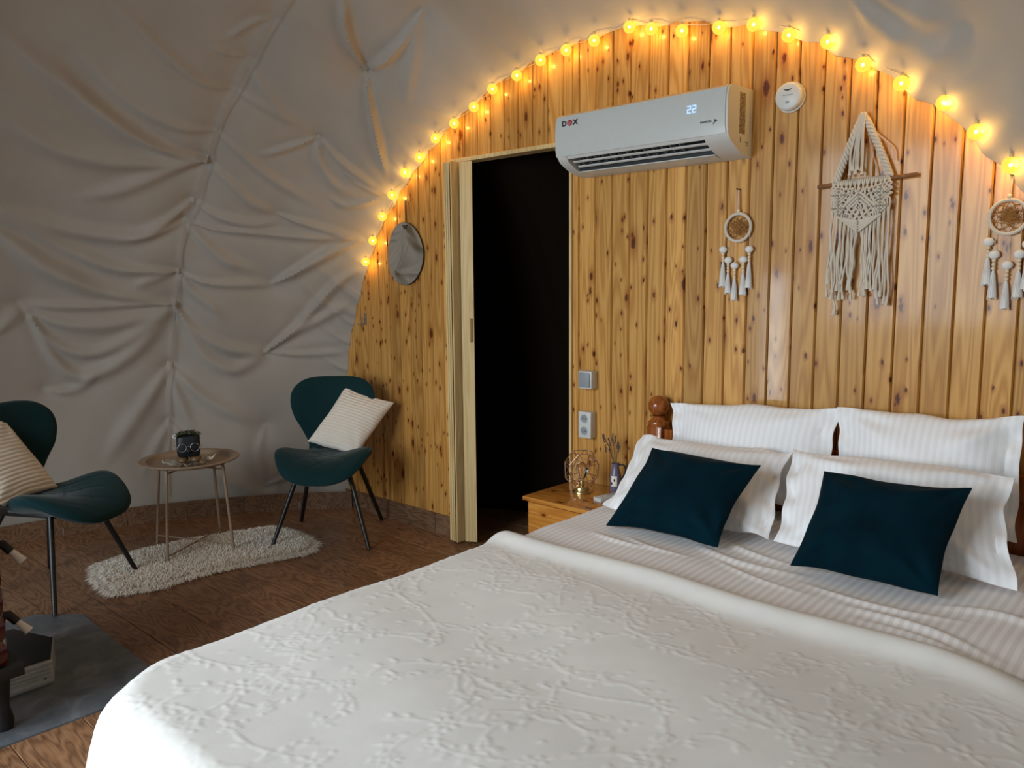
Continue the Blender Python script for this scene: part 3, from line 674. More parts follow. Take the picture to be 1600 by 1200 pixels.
def spread_mesh():
    xl, xr, yf, r, RC = BX0 - 0.005, BX1 + 0.005, 0.635, 0.085, 0.17
    ca = np.concatenate([np.linspace(xl - 0.42, xl - 0.09, 34)[:-1], np.arange(xl - 0.09, xr + 0.08, 0.0052), np.linspace(xr + 0.09, xr + 0.40, 22)])
    cb = np.concatenate([np.linspace(yf - 0.45, yf - 0.10, 36)[:-1], np.arange(yf - 0.10, 1.965, 0.0052), np.linspace(1.966, 1.985, 5)])
    A, B = np.meshgrid(ca, cb, indexing='xy')
    edge_y = 1.962 - 0.0 * A - 0.18 * np.clip((A + 0.42) / 0.35, 0, None) ** 2 + 0.008 * np.sin(A * 9)
    Bs = np.where(B > 1.2, 1.2 + (B - 1.2) * (edge_y - 1.2) / (1.985 - 1.2), B)
    # plan of the covered bed: a rectangle with rounded corners; beyond its edge the cloth rolls over and hangs
    left = A < (xl + xr) / 2
    q = np.maximum(np.where(left, xl + RC - A, A - xr + RC), 0); p = np.maximum(yf + RC - Bs, 0); h = np.hypot(q, p); e = h - RC
    out, dz = drape(e, r); hs_ = np.maximum(h, 1e-6); hang = np.clip(dz / 0.3, 0, 1); phi = np.arctan2(p, q)
    wave = 0.05 * hang * np.sin(phi * 7.0 + 0.4) * np.sin(2 * phi) ** 2 + 0.014 * hang * np.sin(A * 17 + Bs * 14)
    rad = np.where(e > 0, RC + out + 0.02 * hang + wave, h)
    sx = np.where(left, -1, 1); cx_ = np.where(left, xl + RC, xr - RC)
    X = np.where(q > 0, cx_ + sx * q / hs_ * rad, A); Y = np.where(p > 0, yf + RC - p / hs_ * rad, Bs)
    Z = BZ - dz
    Z += 0.006 * np.sin(A * 4.3 + 1) * np.sin(Bs * 3.7) * (1 - np.clip(dz / 0.05, 0, 1)) + 0.0035 * np.sin(A * 3 + Bs * 11)
    dd = edge_y - Bs                                               # distance from the turned hem near the pillows
    hem = np.exp(-((dd - 0.045) / 0.05) ** 2) * np.clip(1 - (A + 0.45) / 0.3, 0.25, 1)
    Z += 0.030 * hem + np.clip((dd + 0.0) / 0.012, 0, 1) * 0.012 - 0.004
    emb = relief(A, Bs) * np.clip((dd - 0.11) / 0.02, 0.12, 1)
    nx, ny = np.gradient(X, axis=1), None
    # push the relief along the cloth's normal
    P = np.stack([X, Y, Z], -1); du = np.gradient(P, axis=1); dv = np.gradient(P, axis=0); nn = np.cross(du, dv); nn /= np.linalg.norm(nn, axis=-1)[..., None] + 1e-9
    P += nn * emb[..., None] * 0.62
    P[..., 2] = np.maximum(P[..., 2], 0.06)
    return MB().grid(P)
spread = spread_mesh().build('bedspread', SPREAD, origin=(-0.95, 1.3, BZ)); spread.data.shade_smooth()
tag(spread, 'ivory bedspread with raised floral relief covering the lower bed', 'bedspread')

def sheet_mesh():
    xl, xr, r = BX0 + 0.006, BX1 - 0.004, 0.05
    ca = np.concatenate([np.linspace(xl - 0.34, xl - 0.07, 20)[:-1], np.linspace(xl - 0.07, xr + 0.07, 190), np.linspace(xr + 0.08, xr + 0.33, 16)])
    cb = np.linspace(1.86, 2.86, 124); A, B = np.meshgrid(ca, cb, indexing='xy')
    ox, d1 = drape(xl - A, r); ox2, d2 = drape(A - xr, r); X = np.clip(A, xl, xr) - ox + ox2; Z = BZ + 0.004 - d1 - d2
    X += -np.where(A < xl, 1, -1) * np.clip((d1 + d2) / 0.3, 0, 1) * (0.012 + 0.012 * np.sin(B * 15))
    flat = 1 - np.clip((d1 + d2) / 0.04, 0, 1); Z -= 0.022 * np.clip((1.975 - B) / 0.05, 0, 1)
    Z += flat * (0.004 * np.sin(A * 5 + B * 4) + 0.006 * np.exp(-((B - 2.12) / 0.09) ** 2))
    pts = np.stack([A.ravel(), B.ravel(), 0 * A.ravel()], -1); hh = np.zeros(len(pts))
    for p, w, a in (([(-1.62, 2.17), (-1.48, 2.13), (-1.34, 2.14)], 0.013, 0.008), ([(-1.5, 2.21), (-1.36, 2.15), (-1.2, 2.16)], 0.012, 0.007), ([(-1.28, 2.30), (-1.08, 2.22), (-0.86, 2.26)], 0.020, 0.012),
                    ([(-1.22, 2.40), (-1.08, 2.33), (-0.93, 2.32)], 0.016, 0.010), ([(-1.2, 2.22), (-1.0, 2.13), (-0.8, 2.11)], 0.012, 0.006), ([(-0.9, 2.2), (-0.65, 2.15), (-0.42, 2.2)], 0.014, 0.008),
                    ([(-0.75, 2.1), (-0.5, 2.08), (-0.3, 1.98)], 0.016, 0.010), ([(-0.7, 2.04), (-0.48, 2.02), (-0.3, 1.92)], 0.014, 0.009), ([(-0.55, 2.25), (-0.4, 2.3), (-0.25, 2.26)], 0.02, 0.01)):
        d, s = seg_dist(pts, [(x, y, 0) for x, y in p]); hh += a * np.exp(-(d / w) ** 2) * np.sin(PI * np.clip(s, 0.02, 0.98))
    Z += hh.reshape(Z.shape) * flat
    return MB().grid(np.stack([X, B, Z], -1)), np.stack([A, B], -1).reshape(-1, 2)
m, uv = sheet_mesh(); duvet = m.build('duvet', SHEET, origin=(-0.95, 2.3, BZ), uv=uv); duvet.data.shade_smooth()
tag(duvet, 'white striped satin duvet showing between the bedspread and the pillows', 'duvet')

# ------------------------------------------------------------------ pillows from four corners
def pillow(name, mat, TL, TR, BR, BL, T, flange=0.0, pinch=0.07, n=44, ribs=0, wr=0.006, seed=0, sag=0.0, tip=0.0, cover=None):
    TL, TR, BR, BL = (np.array(p, float) for p in (TL, TR, BR, BL))
    w = (np.linalg.norm(TR - TL) + np.linalg.norm(BR - BL)) / 2; h = (np.linalg.norm(TL - BL) + np.linalg.norm(TR - BR)) / 2
    nrm = np.cross(TR - BL, TL - BR); nrm /= np.linalg.norm(nrm)
    nv = n if not ribs else ribs * 8
    u, v = np.meshgrid(np.linspace(-1, 1, n), np.linspace(-1, 1, nv), indexing='xy')
    up = u * (1 - pinch * (1 - v * v)); vp = v * (1 - pinch * 0.9 * (1 - u * u))
    ir = 1.0 if flange else 0.5
    up = up + ir * u * u * (0.022 * np.sin(v * 3.1 + seed) + 0.010 * np.sin(v * 8 + seed * 2)); vp = vp + ir * v * v * (0.035 * np.sin(u * 3.3 + seed * 1.7) + 0.016 * np.sin(u * 7.5 + seed))
    s, t = ((up + 1) / 2)[..., None], ((vp + 1) / 2)[..., None]
    base = (BL * (1 - s) + BR * s) * (1 - t) + (TL * (1 - s) + TR * s) * t
    fu, fv = 1 - 2 * flange / w, 1.0
    a, b = np.clip(np.abs(u) / fu, 0, 1), np.clip(np.abs(v) / fv, 0, 1)
    th = ((1 - a ** 2.4) ** (0.8 if flange else 0.55)) * (1 - b ** 2.4) ** 0.55
    rg = np.random.default_rng(seed); wn = np.zeros_like(u)
    for k in range(9):
        fx, fy, p1 = rg.uniform(-5, 5), rg.uniform(-5, 5), rg.uniform(0, 6)
        wn += np.sin(fx * u + fy * v + p1 + 1.5 * np.sin(2 * u + 3 * v + k)) / 9
    cr = np.zeros_like(u)
    for sx in (-1, 1):
        for sy in (-1, 1):
            ang = np.arctan2(1 - sy * v, 1 - sx * u); rad = np.hypot(1 - sx * u, 1 - sy * v)
            cr += np.sin(ang * 9 + rg.uniform(0, 6)) * np.exp(-((rad - 0.45) / 0.33) ** 2)
    rib = 0.004 * np.abs(np.sin((v + 1) / 2 * PI * ribs)) * np.minimum(1, (1.02 - np.abs(u)) * 12) if ribs else 0
    fl = 0.010 * np.sin(u * 13 + seed) * np.sin(v * 11 + seed * 2) * (1 - np.minimum(1, th * 6)) if flange else 0
    faces, vs, uvs = [], [], []
    for sgn in (1, -1):
        d = sgn * (T / 2 * th + 0.0025 + rib) + wr * (wn * 1.6 + cr * 0.8) * np.minimum(1, th * 1.5) * (1 if sgn > 0 else 0.4) + fl
        P = base + nrm * d[..., None]
        P[..., 2] -= sag * th * (1 - v) * 0.5
        vs.append(P); uvs.append(np.stack([u * w / 2 + 3 * seed, v * h / 2], -1))
    m = MB(); m.grid(vs[0]); nn = len(m.v); m.grid(vs[1])
    I = np.arange(n * nv).reshape(nv, n)
    ring = list(I[0, :-1]) + list(I[:-1, -1]) + list(I[-1, :0:-1]) + list(I[:0:-1, 0])
    m.f += [(int(ring[i]), int(ring[(i + 1) % len(ring)]), int(ring[(i + 1) % len(ring)]) + nn, int(ring[i]) + nn) for i in range(len(ring))]
    mid = (TL + TR + BL + BR) / 4
    o = m.build(name, mat, origin=(mid[0], mid[1], min(BL[2], BR[2])), uv=np.concatenate([x.reshape(-1, 2) for x in uvs])); o.data.shade_smooth()
    return o
PG = 'white striped bed pillows'
tag(pillow('pillow', PILLOW, (-1.722, 2.885, 0.905), (-1.03, 2.885, 0.948), (-1.03, 2.765, 0.585), (-1.70, 2.765, 0.575), 0.125, 0.045, 0.05, seed=1), 'upright white pillow against the headboard beside the round wooden finial', 'pillow', PG)
tag(pillow('pillow', PILLOW, (-1.035, 2.885, 0.945), (-0.455, 2.885, 0.975), (-0.44, 2.765, 0.60), (-1.03, 2.765, 0.585), 0.14, 0.045, 0.06, seed=2, wr=0.012), 'upright white pillow against the headboard, farther from the nightstand, below the macrame', 'pillow', PG)
tag(pillow('pillow', PILLOW, (-1.765, 2.72, 0.778), (-1.135, 2.72, 0.79), (-1.085, 2.44, 0.556), (-1.725, 2.395, 0.556), 0.15, 0.035, 0.05, seed=3, wr=0.008), 'leaning white pillow next to the nightstand, with a teal cushion in front', 'pillow', PG)
tag(pillow('pillow', PILLOW, (-1.128, 2.70, 0.815), (-0.455, 2.70, 0.822), (-0.395, 2.48, 0.556), (-1.075, 2.44, 0.556), 0.16, 0.035, 0.05, seed=4, wr=0.014), 'leaning white pillow below the macrame, directly behind a teal cushion', 'pillow', PG)
CG = 'dark teal velvet cushions on the bed'
tag(pillow('velvet_cushion', PETROL, (-1.575, 2.50, 0.792), (-1.15, 2.50, 0.788), (-1.186, 2.275, 0.553), (-1.596, 2.236, 0.553), 0.115, 0, 0.075, seed=5, wr=0.009), 'dark teal velvet cushion on the bed, the one nearer the nightstand', 'cushion', CG)
tag(pillow('velvet_cushion', PETROL, (-0.931, 2.48, 0.803), (-0.517, 2.48, 0.816), (-0.539, 2.286, 0.553), (-0.936, 2.261, 0.553), 0.115, 0, 0.07, seed=6, wr=0.009), 'dark teal velvet cushion on the bed, the one farther from the nightstand', 'cushion', CG)

# ================================================================== NIGHTSTAND and what stands on it
NZ = 0.468
ns = empty('nightstand', (-2.07, 2.76, 0), 'knotty pine nightstand with a plain front between doorway and bed', 'nightstand')
MB().box(-2.285, -1.852, 2.565, 2.952, NZ - 0.020, NZ, 0.004).build('top', PINE_X, ns)
MB().box(-2.266, -1.862, 2.586, 2.945, 0.0, NZ - 0.020, 0.002).build('body', PINE_X, ns)
dr = MB().box(-2.262, -1.866, 2.577, 2.586, NZ - 0.165, NZ - 0.026, 0.002).build('drawer', PINE_X, ns)
MB().lathe([(0.007, 0), (0.008, -0.012), (0.015, -0.018), (0.014, -0.026), (0.004, -0.029)], (-2.064, 2.577, NZ - 0.095), 16, 'Y').build('knob', PINE_X, dr)
MB().box(-2.262, -1.866, 2.578, 2.586, 0.03, NZ - 0.169, 0.002).build('front_panel', PINE_X, ns)

lx, ly = -2.115, 2.775
lamp = empty('table_lamp', (lx, ly, NZ), 'geometric rose gold wire cage lamp with a clear bulb on the nightstand', 'lamp')
MB().lathe([(0.041, NZ), (0.042, NZ + 0.006), (0.040, NZ + 0.010), (0.034, NZ + 0.012), (0.034, NZ + 0.026), (0.031, NZ + 0.030), (0.012, NZ + 0.031)], (lx, ly, 0), 28).build('base', BRASS, lamp)
MB().lathe([(0.010, NZ + 0.030), (0.0105, NZ + 0.052), (0.009, NZ + 0.056)], (lx, ly, 0), 16).build('socket', BRASS, lamp)
bulb = MB().lathe([(0.008, NZ + 0.054), (0.010, NZ + 0.062), (0.020, NZ + 0.078), (0.0285, NZ + 0.098), (0.029, NZ + 0.112), (0.023, NZ + 0.130), (0.011, NZ + 0.140), (0.001, NZ + 0.142)], (lx, ly, 0), 20).build('bulb', GLASS, lamp)
fm = MB()
for k in range(6):
    a = 2 * PI * k / 6; fm.tube([(lx + 0.004 * math.cos(a), ly + 0.004 * math.sin(a), NZ + 0.06), (lx + 0.013 * math.cos(a), ly + 0.013 * math.sin(a), NZ + 0.115)], 0.0006, 4)
fm.build('filament', BRASS, bulb)
cg = MB(); rings = [(0.040, NZ + 0.030, 0.0), (0.075, NZ + 0.072, 0.5), (0.078, NZ + 0.138, 0.0), (0.048, NZ + 0.186, 0.5)]; K = 6; R3 = []
for r, z, o in rings: R3.append([(lx + r * math.cos(2 * PI * (k + o) / K + 0.4), ly + r * math.sin(2 * PI * (k + o) / K + 0.4), z) for k in range(K)])
for i, ring in enumerate(R3):
    for k in range(K):
        if i: cg.tube([ring[k], ring[(k + 1) % K]], 0.0019, 5)
        if i < 3:
            cg.tube([ring[k], R3[i + 1][k]], 0.0019, 5); cg.tube([ring[k], R3[i + 1][(k - 1) % K if rings[i][2] == 0 else (k + 1) % K]], 0.0016, 5)
cg.build('wire_cage', ROSE_GOLD, lamp)

vx, vy = -2.0, 2.872
vase = empty('pitcher', (vx, vy, NZ), 'small violet pitcher with a dark handle and cream panel on the nightstand', 'pitcher')
MB().lathe([(0.021, NZ), (0.024, NZ + 0.004), (0.0255, NZ + 0.03), (0.026, NZ + 0.07), (0.022, NZ + 0.095), (0.0165, NZ + 0.112), (0.016, NZ + 0.128), (0.019, NZ + 0.136), (0.016, NZ + 0.134), (0.013, NZ + 0.11)], (vx, vy, 0), 24, cap=False).build('body', VIOLET, vase)
MB().tube(catmull([(vx + 0.014, vy + 0.006, NZ + 0.130), (vx + 0.036, vy + 0.014, NZ + 0.128), (vx + 0.042, vy + 0.016, NZ + 0.10), (vx + 0.025, vy + 0.01, NZ + 0.065)], 5), 0.004, 8).build('handle', IRON, vase)
a0 = math.atan2(-vy, -vx)
lab = MB(); P = np.array([[(vx + 0.0268 * math.cos(a0 + da - 0.25), vy + 0.0268 * math.sin(a0 + da - 0.25), z) for da in np.linspace(-0.5, 0.5, 7)] for z in np.linspace(NZ + 0.035, NZ + 0.082, 3)])
lb = lab.grid(P).build('painted_panel', PITCHER_LABEL, vase)
ol = MB()
for da, z in ((0.0, 0.063), (-0.45, 0.048)): ol.ball((vx + 0.0268 * math.cos(a0 + da - 0.2), vy + 0.0268 * math.sin(a0 + da - 0.2), NZ + z), 0.006, 10, 6, (0.6, 0.6, 1.1))
ol.build('painted_olive', INK, lb)
lav = empty('dried_lavender', (vx, vy, NZ + 0.1), 'sprigs of dried lavender standing in the violet pitcher', 'dried flowers')
for k in range(11):
    a = random.uniform(0, 6.28); sp_ = random.uniform(0.02, 0.075); hh = random.uniform(0.085, 0.145)
    tip = (vx + sp_ * math.cos(a), vy + sp_ * 0.6 * math.sin(a), NZ + 0.13 + hh)
    sprig = MB().tube(catmull([(vx + 0.006 * math.cos(a), vy + 0.006 * math.sin(a), NZ + 0.10), (vx + sp_ * 0.4 * math.cos(a), vy + sp_ * 0.25 * math.sin(a), NZ + 0.13 + hh * 0.45), tip], 4), 0.0009, 5).build('sprig', STEM, lav)
    fl_ = MB()
    for j in range(9):
        q = j / 9 * 0.036; fl_.ball((tip[0] + random.uniform(-.002, .002) - q * 0.35 * math.cos(a), tip[1] + random.uniform(-.002, .002), tip[2] - q), 0.0030, 6, 4)
    fl_.build('flower_head', LAVENDER, sprig)

def oriented(mb, c, ang):
    ca, sa = math.cos(ang), math.sin(ang); mb.v = [(c[0] + x * ca - y * sa, c[1] + x * sa + y * ca, c[2] + z) for x, y, z in mb.v]; return mb
rem = empty('remote_control', (-1.955, 2.762, NZ), 'white remote control lying on the nightstand edge', 'remote')
ra = -0.22
oriented(MB().box(-0.025, 0.025, -0.068, 0.068, 0, 0.018, 0.004), (-1.96, 2.765, NZ), ra).build('body', WHITE_PLASTIC, rem)
oriented(MB().box(-0.018, 0.018, 0.015, 0.055, 0.018, 0.0188), (-1.96, 2.765, NZ), ra).build('screen', GREY_PLASTIC, rem)
for i in range(3):
    for j in range(3): oriented(MB().box(-0.016 + i * 0.012, -0.008 + i * 0.012, -0.05 + j * 0.018, -0.04 + j * 0.018, 0.018, 0.0195, 0.0006), (-1.96, 2.765, NZ), ra).build('button', PALE_GREY, rem)

# ================================================================== CHAIRS
def slab(center_fn, outline, thick, nr=14, na=64, edge=5.0, groove=None):
    """upholstered pad: outline points (closed, around 0,0) filled radially, lifted by center_fn(u,v)->(x,y,z,normal)"""
    ol = np.array(catmull(outline, max(1, na // len(outline)), True)); cen = ol.mean(0); na = len(ol); vs = []; rs = np.linspace(0, 1, nr) ** 0.8
    fr = []
    for sgn in (1, -1):
        for i, r in enumerate(rs):
            for k in range(na):
                u, v = cen + (ol[k] - cen) * r
                p, nn = center_fn(u, v); d = thick / 2 * max(0.0, 1 - r ** edge) ** 0.5
                if sgn > 0 and groove: d -= groove(u, v) * (1 - r ** 6)
                vs.append(p + nn * d * sgn)
    fs = []
    for s in (0, 1):
        o = s * nr * na
        for i in range(nr - 1):
            for k in range(na): fs.append((o + i * na + k, o + i * na + (k + 1) % na, o + (i + 1) * na + (k + 1) % na, o + (i + 1) * na + k))
    o = nr * na
    fs += [((nr - 1) * na + k, (nr - 1) * na + (k + 1) % na, o + (nr - 1) * na + (k + 1) % na, o + (nr - 1) * na + k) for k in range(na)]
    m = MB(); m.add(vs, fs); return m
def surf(fn):
    def g(u, v):
        p = np.array(fn(u, v)); e = 1e-3; a = np.array(fn(u + e, v)) - p; b = np.array(fn(u, v + e)) - p; n = np.cross(a, b); return p, n / np.linalg.norm(n)
    return g
def seat_fn(u, v):      # u sideways, v forward
    wing = 0.062 * (abs(u) / 0.25) ** 2.2 * math.exp(-((v - 0.10) / 0.17) ** 2)
    front = -0.055 * max(0, (v - 0.14) / 0.18) ** 2
    back = 0.05 * max(0, (-0.10 - v) / 0.12) ** 1.6
    return (u, v, 0.445 + wing + front + back - 0.012 * math.exp(-(u / 0.15) ** 2))
def back_fn(u, w):      # w height
    lean = 0.0 + 0.055 * ((w - 0.44) / 0.42)
    return (u, -0.172 - lean + 0.075 * (abs(u) / 0.25) ** 2.1 * min(1, max(0, (w - 0.45) / 0.2)), w)
SEAT_OUT = [(0, 0.335), (0.10, 0.33), (0.185, 0.29), (0.242, 0.20), (0.262, 0.10), (0.235, 0.01), (0.165, -0.09), (0.14, -0.17), (0.12, -0.215), (0, -0.225),
            (-0.12, -0.215), (-0.14, -0.17), (-0.165, -0.09), (-0.235, 0.01), (-0.262, 0.10), (-0.242, 0.20), (-0.185, 0.29), (-0.10, 0.33)]
BACK_OUT = [(0, 0.880), (0.10, 0.878), (0.175, 0.862), (0.228, 0.815), (0.243, 0.745), (0.225, 0.66), (0.185, 0.57), (0.155, 0.50), (0.14, 0.43), (0, 0.415),
            (-0.14, 0.43), (-0.155, 0.50), (-0.185, 0.57), (-0.225, 0.66), (-0.243, 0.745), (-0.228, 0.815), (-0.175, 0.862), (-0.10, 0.878)]
def quilt(u, v):
    g = 0
    for s in (1, -1):
        q = (v + 0.04 + s * u * 0.8) / 0.13; d = abs(q - round(q)) * 0.13; g += 0.0035 * math.exp(-(d / 0.006) ** 2)
    return g
def make_chair(c, fdir, label, feet):
    f = Vector((fdir[0], fdir[1], 0)).normalized(); s = Vector((f.y, -f.x, 0)); C3 = Vector((c[0], c[1], 0))
    tw = lambda m: setattr(m, 'v', [tuple(C3 + s * p[0] + f * p[1] + Vector((0, 0, p[2]))) for p in m.v]) or m
    ch = empty('wing_chair', (c[0], c[1], 0), label, 'chair', 'teal upholstered chairs beside the round table')
    tw(slab(surf(seat_fn), SEAT_OUT, 0.085, groove=quilt, nr=26, na=90)).build('seat', TEAL, ch)
    bm_ = slab(surf(back_fn), BACK_OUT, 0.052, nr=16, na=72); tw(bm_).build('backrest', TEAL, ch)
    fr = MB(); fr.box(-0.13, 0.13, -0.14, 0.15, 0.392, 0.408, 0.003); tw(fr).build('seat_bracket', BLACK_METAL, ch)
    for (sx, sy), ft in zip(((1, 1), (-1, 1), (1, -1), (-1, -1)), feet):
        top = C3 + s * (0.135 * sx) + f * (0.13 if sy > 0 else -0.12) + Vector((0, 0, 0.40))
        bot = Vector((ft[0], ft[1], ft[2] if len(ft) > 2 else 0.0))
        leg = MB().tube([top, top.lerp(bot, 0.5), bot + (top - bot) * 0.012], [0.0125, 0.0125, 0.0105], 12).build('leg', BLACK_METAL, ch)
    return ch
make_chair((-3.703, 2.53), (0.672, -0.74), 'teal winged chair with black legs in the corner by the pine wall', [(-3.736, 2.17, 0.008), (-3.322, 2.501), (-4.05, 2.556), (-3.703, 2.889)])
make_chair((-3.972, 1.186), (0.863, 0.503), 'teal winged chair turned to the bed, between the stove and the round table', [(-3.638, 1.075, 0.006), (-3.906, 1.533, 0.008), (-4.09, 0.81), (-4.326, 1.274)])
KG = 'cream ribbed chair cushions'
tag(pillow('ribbed_cushion', PLUSH, (-3.80, 2.725, 0.815), (-3.545, 2.875, 0.727), (-3.565, 2.615, 0.455), (-3.812, 2.468, 0.53), 0.10, 0, 0.05, 40, ribs=20, wr=0.004, seed=7), 'cream ribbed plush cushion leaning on the chair by the pine wall', 'cushion', KG)
tag(pillow('ribbed_cushion', PLUSH, (-3.955, 0.765, 0.80), (-4.165, 1.085, 0.805), (-4.02, 1.245, 0.478), (-3.80, 0.92, 0.475), 0.10, 0, 0.05, 40, ribs=20, wr=0.004, seed=8), 'cream ribbed plush cushion leaning on the chair near the stove', 'cushion', KG)

# ================================================================== ROUND TABLE, planter, rug
tc = (-4.037, 1.89); TZ = 0.487
tb = empty('side_table', (tc[0], tc[1], 0), 'round taupe metal tray table on four thin legs between the chairs', 'table')
MB().lathe([(0.0005, TZ - 0.003), (0.198, TZ - 0.003), (0.214, TZ + 0.016), (0.247, TZ + 0.019), (0.250, TZ + 0.016), (0.249, TZ + 0.012), (0.216, TZ + 0.011), (0.200, TZ - 0.007), (0.0005, TZ - 0.007)], (tc[0], tc[1], 0), 56, cap=False).build('tray', GREIGE_METAL, tb)
feet = [(-3.909, 1.684), (-3.814, 1.995), (-4.154, 2.098), (-4.271, 1.791)]
tops = []
for fx, fy in feet:
    d = Vector((fx - tc[0], fy - tc[1], 0)).normalized(); tp = Vector((tc[0], tc[1], 0)) + d * 0.205 + Vector((0, 0, TZ - 0.004)); tops.append(tp)
    MB().tube([tp, (fx, fy, 0.006)], 0.0075, 10).build('leg', GREIGE_METAL, tb)
for i in (0, 1):
    a, b = Vector((*feet[i], 0.045 + 0.012 * i)), Vector((*feet[i + 2], 0.045 + 0.012 * i)); MB().tube([a, b], 0.0042, 8).build('cross_brace', GREIGE_METAL, tb)
    a, b = tops[i] - Vector((0, 0, 0.018 + 0.008 * i)), tops[i + 2] - Vector((0, 0, 0.018 + 0.008 * i)); MB().tube([a, b], 0.0042, 8).build('tray_support', GREIGE_METAL, tb)

px, py = -3.945, 1.845; cd = Vector((-px, -py, 0)).normalized(); cs = Vector((-cd.y, cd.x, 0))     # towards the room / to the side
def pl(u, d, z): return tuple(Vector((px, py, TZ)) + cs * u + cd * d + Vector((0, 0, z)))
dm = MB(); P = []
for v in np.linspace(-1, 1, 13):
    row = []
    for u in np.linspace(-1, 1, 27):
        wv = 0.052 * math.sqrt(max(0, 1 - abs(u) ** 2.2)) + 0.002
        row.append(pl(u * 0.128, v * wv + 0.02, 0.004 + 0.030 * abs(u) ** 3 + 0.016 * abs(v) ** 2 * (1 - 0.3 * math.cos(u * 14)) + 0.004 * math.sin(u * 21)))
    P.append(row)
dm.grid(P); dd_ = MB(); dd_.v = dm.v + [(x, y, z - 0.0035) for x, y, z in dm.v]; nn_ = len(dm.v); dd_.f = dm.f + [tuple(i + nn_ for i in reversed(f)) for f in dm.f]
tag(dd_.build('leaf_dish', SHELL), 'pale curled leaf shaped dish under the planter', 'dish')
pot = empty('planter', (px, py, TZ + 0.012), 'dark planter wearing round wire spectacles on brown feet, on the tray table', 'planter')
pm = MB(); n = 32; vs = []
for r, z in ((0.050, 0.052), (0.056, 0.060), (0.058, 0.10), (0.058, 0.150), (0.055, 0.156), (0.050, 0.153), (0.050, 0.142)):
    for k in range(n):
        a = 2 * PI * k / n; q = (abs(math.cos(a)) ** 5 + abs(math.sin(a)) ** 5) ** (-1 / 5); vs.append(pl(r * q * math.cos(a) * 0.98, r * q * math.sin(a) * 0.9, z))
pm.add(vs, [(i * n + k, i * n + (k + 1) % n, (i + 1) * n + (k + 1) % n, (i + 1) * n + k) for i in range(6) for k in range(n)] + [tuple(range(n))[::-1], tuple(range(6 * n, 7 * n))])
body = pm.build('pot', POT, pot)
for sx in (-1, 1):
    ft = MB(); ft.ball((0, 0, 0), 1.0, 16, 10); ft.v = [pl(sx * 0.031 + x * 0.029, 0.012 + y * 0.040, 0.014 + max(-0.006, (z * 0.5 + 0.5) * 0.050 * (1 - 0.25 * max(0, y)))) for x, y, z in ft.v]
    ft.build('foot', BROWN_CERAMIC, pot)
gl_ = MB()
for sx in (-1, 1):
    ring = [pl(sx * 0.030 + 0.0205 * math.cos(2 * PI * k / 22), 0.0555, 0.102 + 0.0205 * math.sin(2 * PI * k / 22)) for k in range(22)]; gl_.tube(ring, 0.0014, 6, closed=True)
    gl_.tube([pl(sx * 0.0505, 0.0555, 0.104), pl(sx * 0.066, 0.045, 0.106), pl(sx * 0.066, -0.01, 0.107)], 0.0014, 6)
gl_.tube([pl(-0.0095, 0.0555, 0.106), pl(0, 0.057, 0.110), pl(0.0095, 0.0555, 0.106)], 0.0014, 6)
gl_.build('spectacles', CHROME, pot)
MB().ball(pl(0.0, 0.056, 0.085), 0.012, 12, 8).build('nose', POT, pot)
fo = MB(); rl = random.Random(3)
for k in range(150):
    u, d = rl.uniform(-0.056, 0.056), rl.uniform(-0.05, 0.05); z = 0.15 + 0.02 * (1 - (u / 0.07) ** 2) * rl.uniform(0.6, 1.2); a = rl.uniform(0, 6.28); l = rl.uniform(0.010, 0.020)
    p0, p1 = Vector(pl(u, d, z)), Vector(pl(u + l * math.cos(a), d + l * math.sin(a), z + rl.uniform(0, 0.012))); w = (p1 - p0).cross(Vector((0, 0, 1))).normalized() * l * 0.3; m_ = (p0 + p1) / 2 + Vector((0, 0, 0.003))
    fo.add([p0, m_ + w, p1, m_ - w], [(0, 1, 2, 3)])
tag(fo.build('foliage', LEAF, pot, smooth=False), kind='stuff')
MB().lathe([(0.0495, 0.0), (0.0495, 0.004)], pl(0, 0, 0.142), 24).build('soil', IRON, pot)
fw = MB()
for k in range(5):
    a = 2 * PI * k / 5; fw.ball(pl(-0.062 + 0.008 * math.cos(a), 0.02, 0.158 + 0.008 * math.sin(a)), 0.005, 8, 5)
tag(fw.build('blossom', FELT, pot), 'small white blossom')

rug_poly = [(-4.16, 1.43), (-3.95, 1.355), (-3.71, 1.33), (-3.62, 1.50), (-3.645, 1.786), (-3.56, 2.05), (-3.50, 2.25), (-3.60, 2.36), (-3.85, 2.40), (-4.07, 2.36), (-4.14, 2.12), (-4.19, 1.94), (-4.22, 1.68)]
rp = [(p[0] + random.uniform(-.006, .006), p[1] + random.uniform(-.006, .006)) for a, b in zip(rug_poly, rug_poly[1:] + rug_poly[:1]) for p in [(a[0] + (b[0] - a[0]) * k / 6, a[1] + (b[1] - a[1]) * k / 6) for k in range(6)]]
rug = empty('sheepskin_rug', (-3.9, 1.85, 0), 'cream shaggy sheepskin rug on the plank floor under the tray table', 'rug')
MB().prism(rp, 0.0005, 0.008, 'Z').build('hide', cloth('rug hide', (0.80, 0.73, 0.62, 1)), rug)
FUR = NT('cream sheepskin fur'); _i = FUR.n('ShaderNodeNewGeometry').outputs['Random Per Island']
FUR.set(base=FUR.ramp(_i, [(0.0, (0.78, 0.71, 0.60, 1)), (1.0, (0.95, 0.90, 0.82, 1))]), rough=0.9, sheen=0.4); FUR = FUR.m
fu = MB(); rl = random.Random(4); rpa = np.array(rp)
def inside(x, y):
    c = False; j = len(rp) - 1
    for i in range(len(rp)):
        if (rp[i][1] > y) != (rp[j][1] > y) and x < (rp[j][0] - rp[i][0]) * (y - rp[i][1]) / (rp[j][1] - rp[i][1]) + rp[i][0]: c = not c
        j = i
    return c
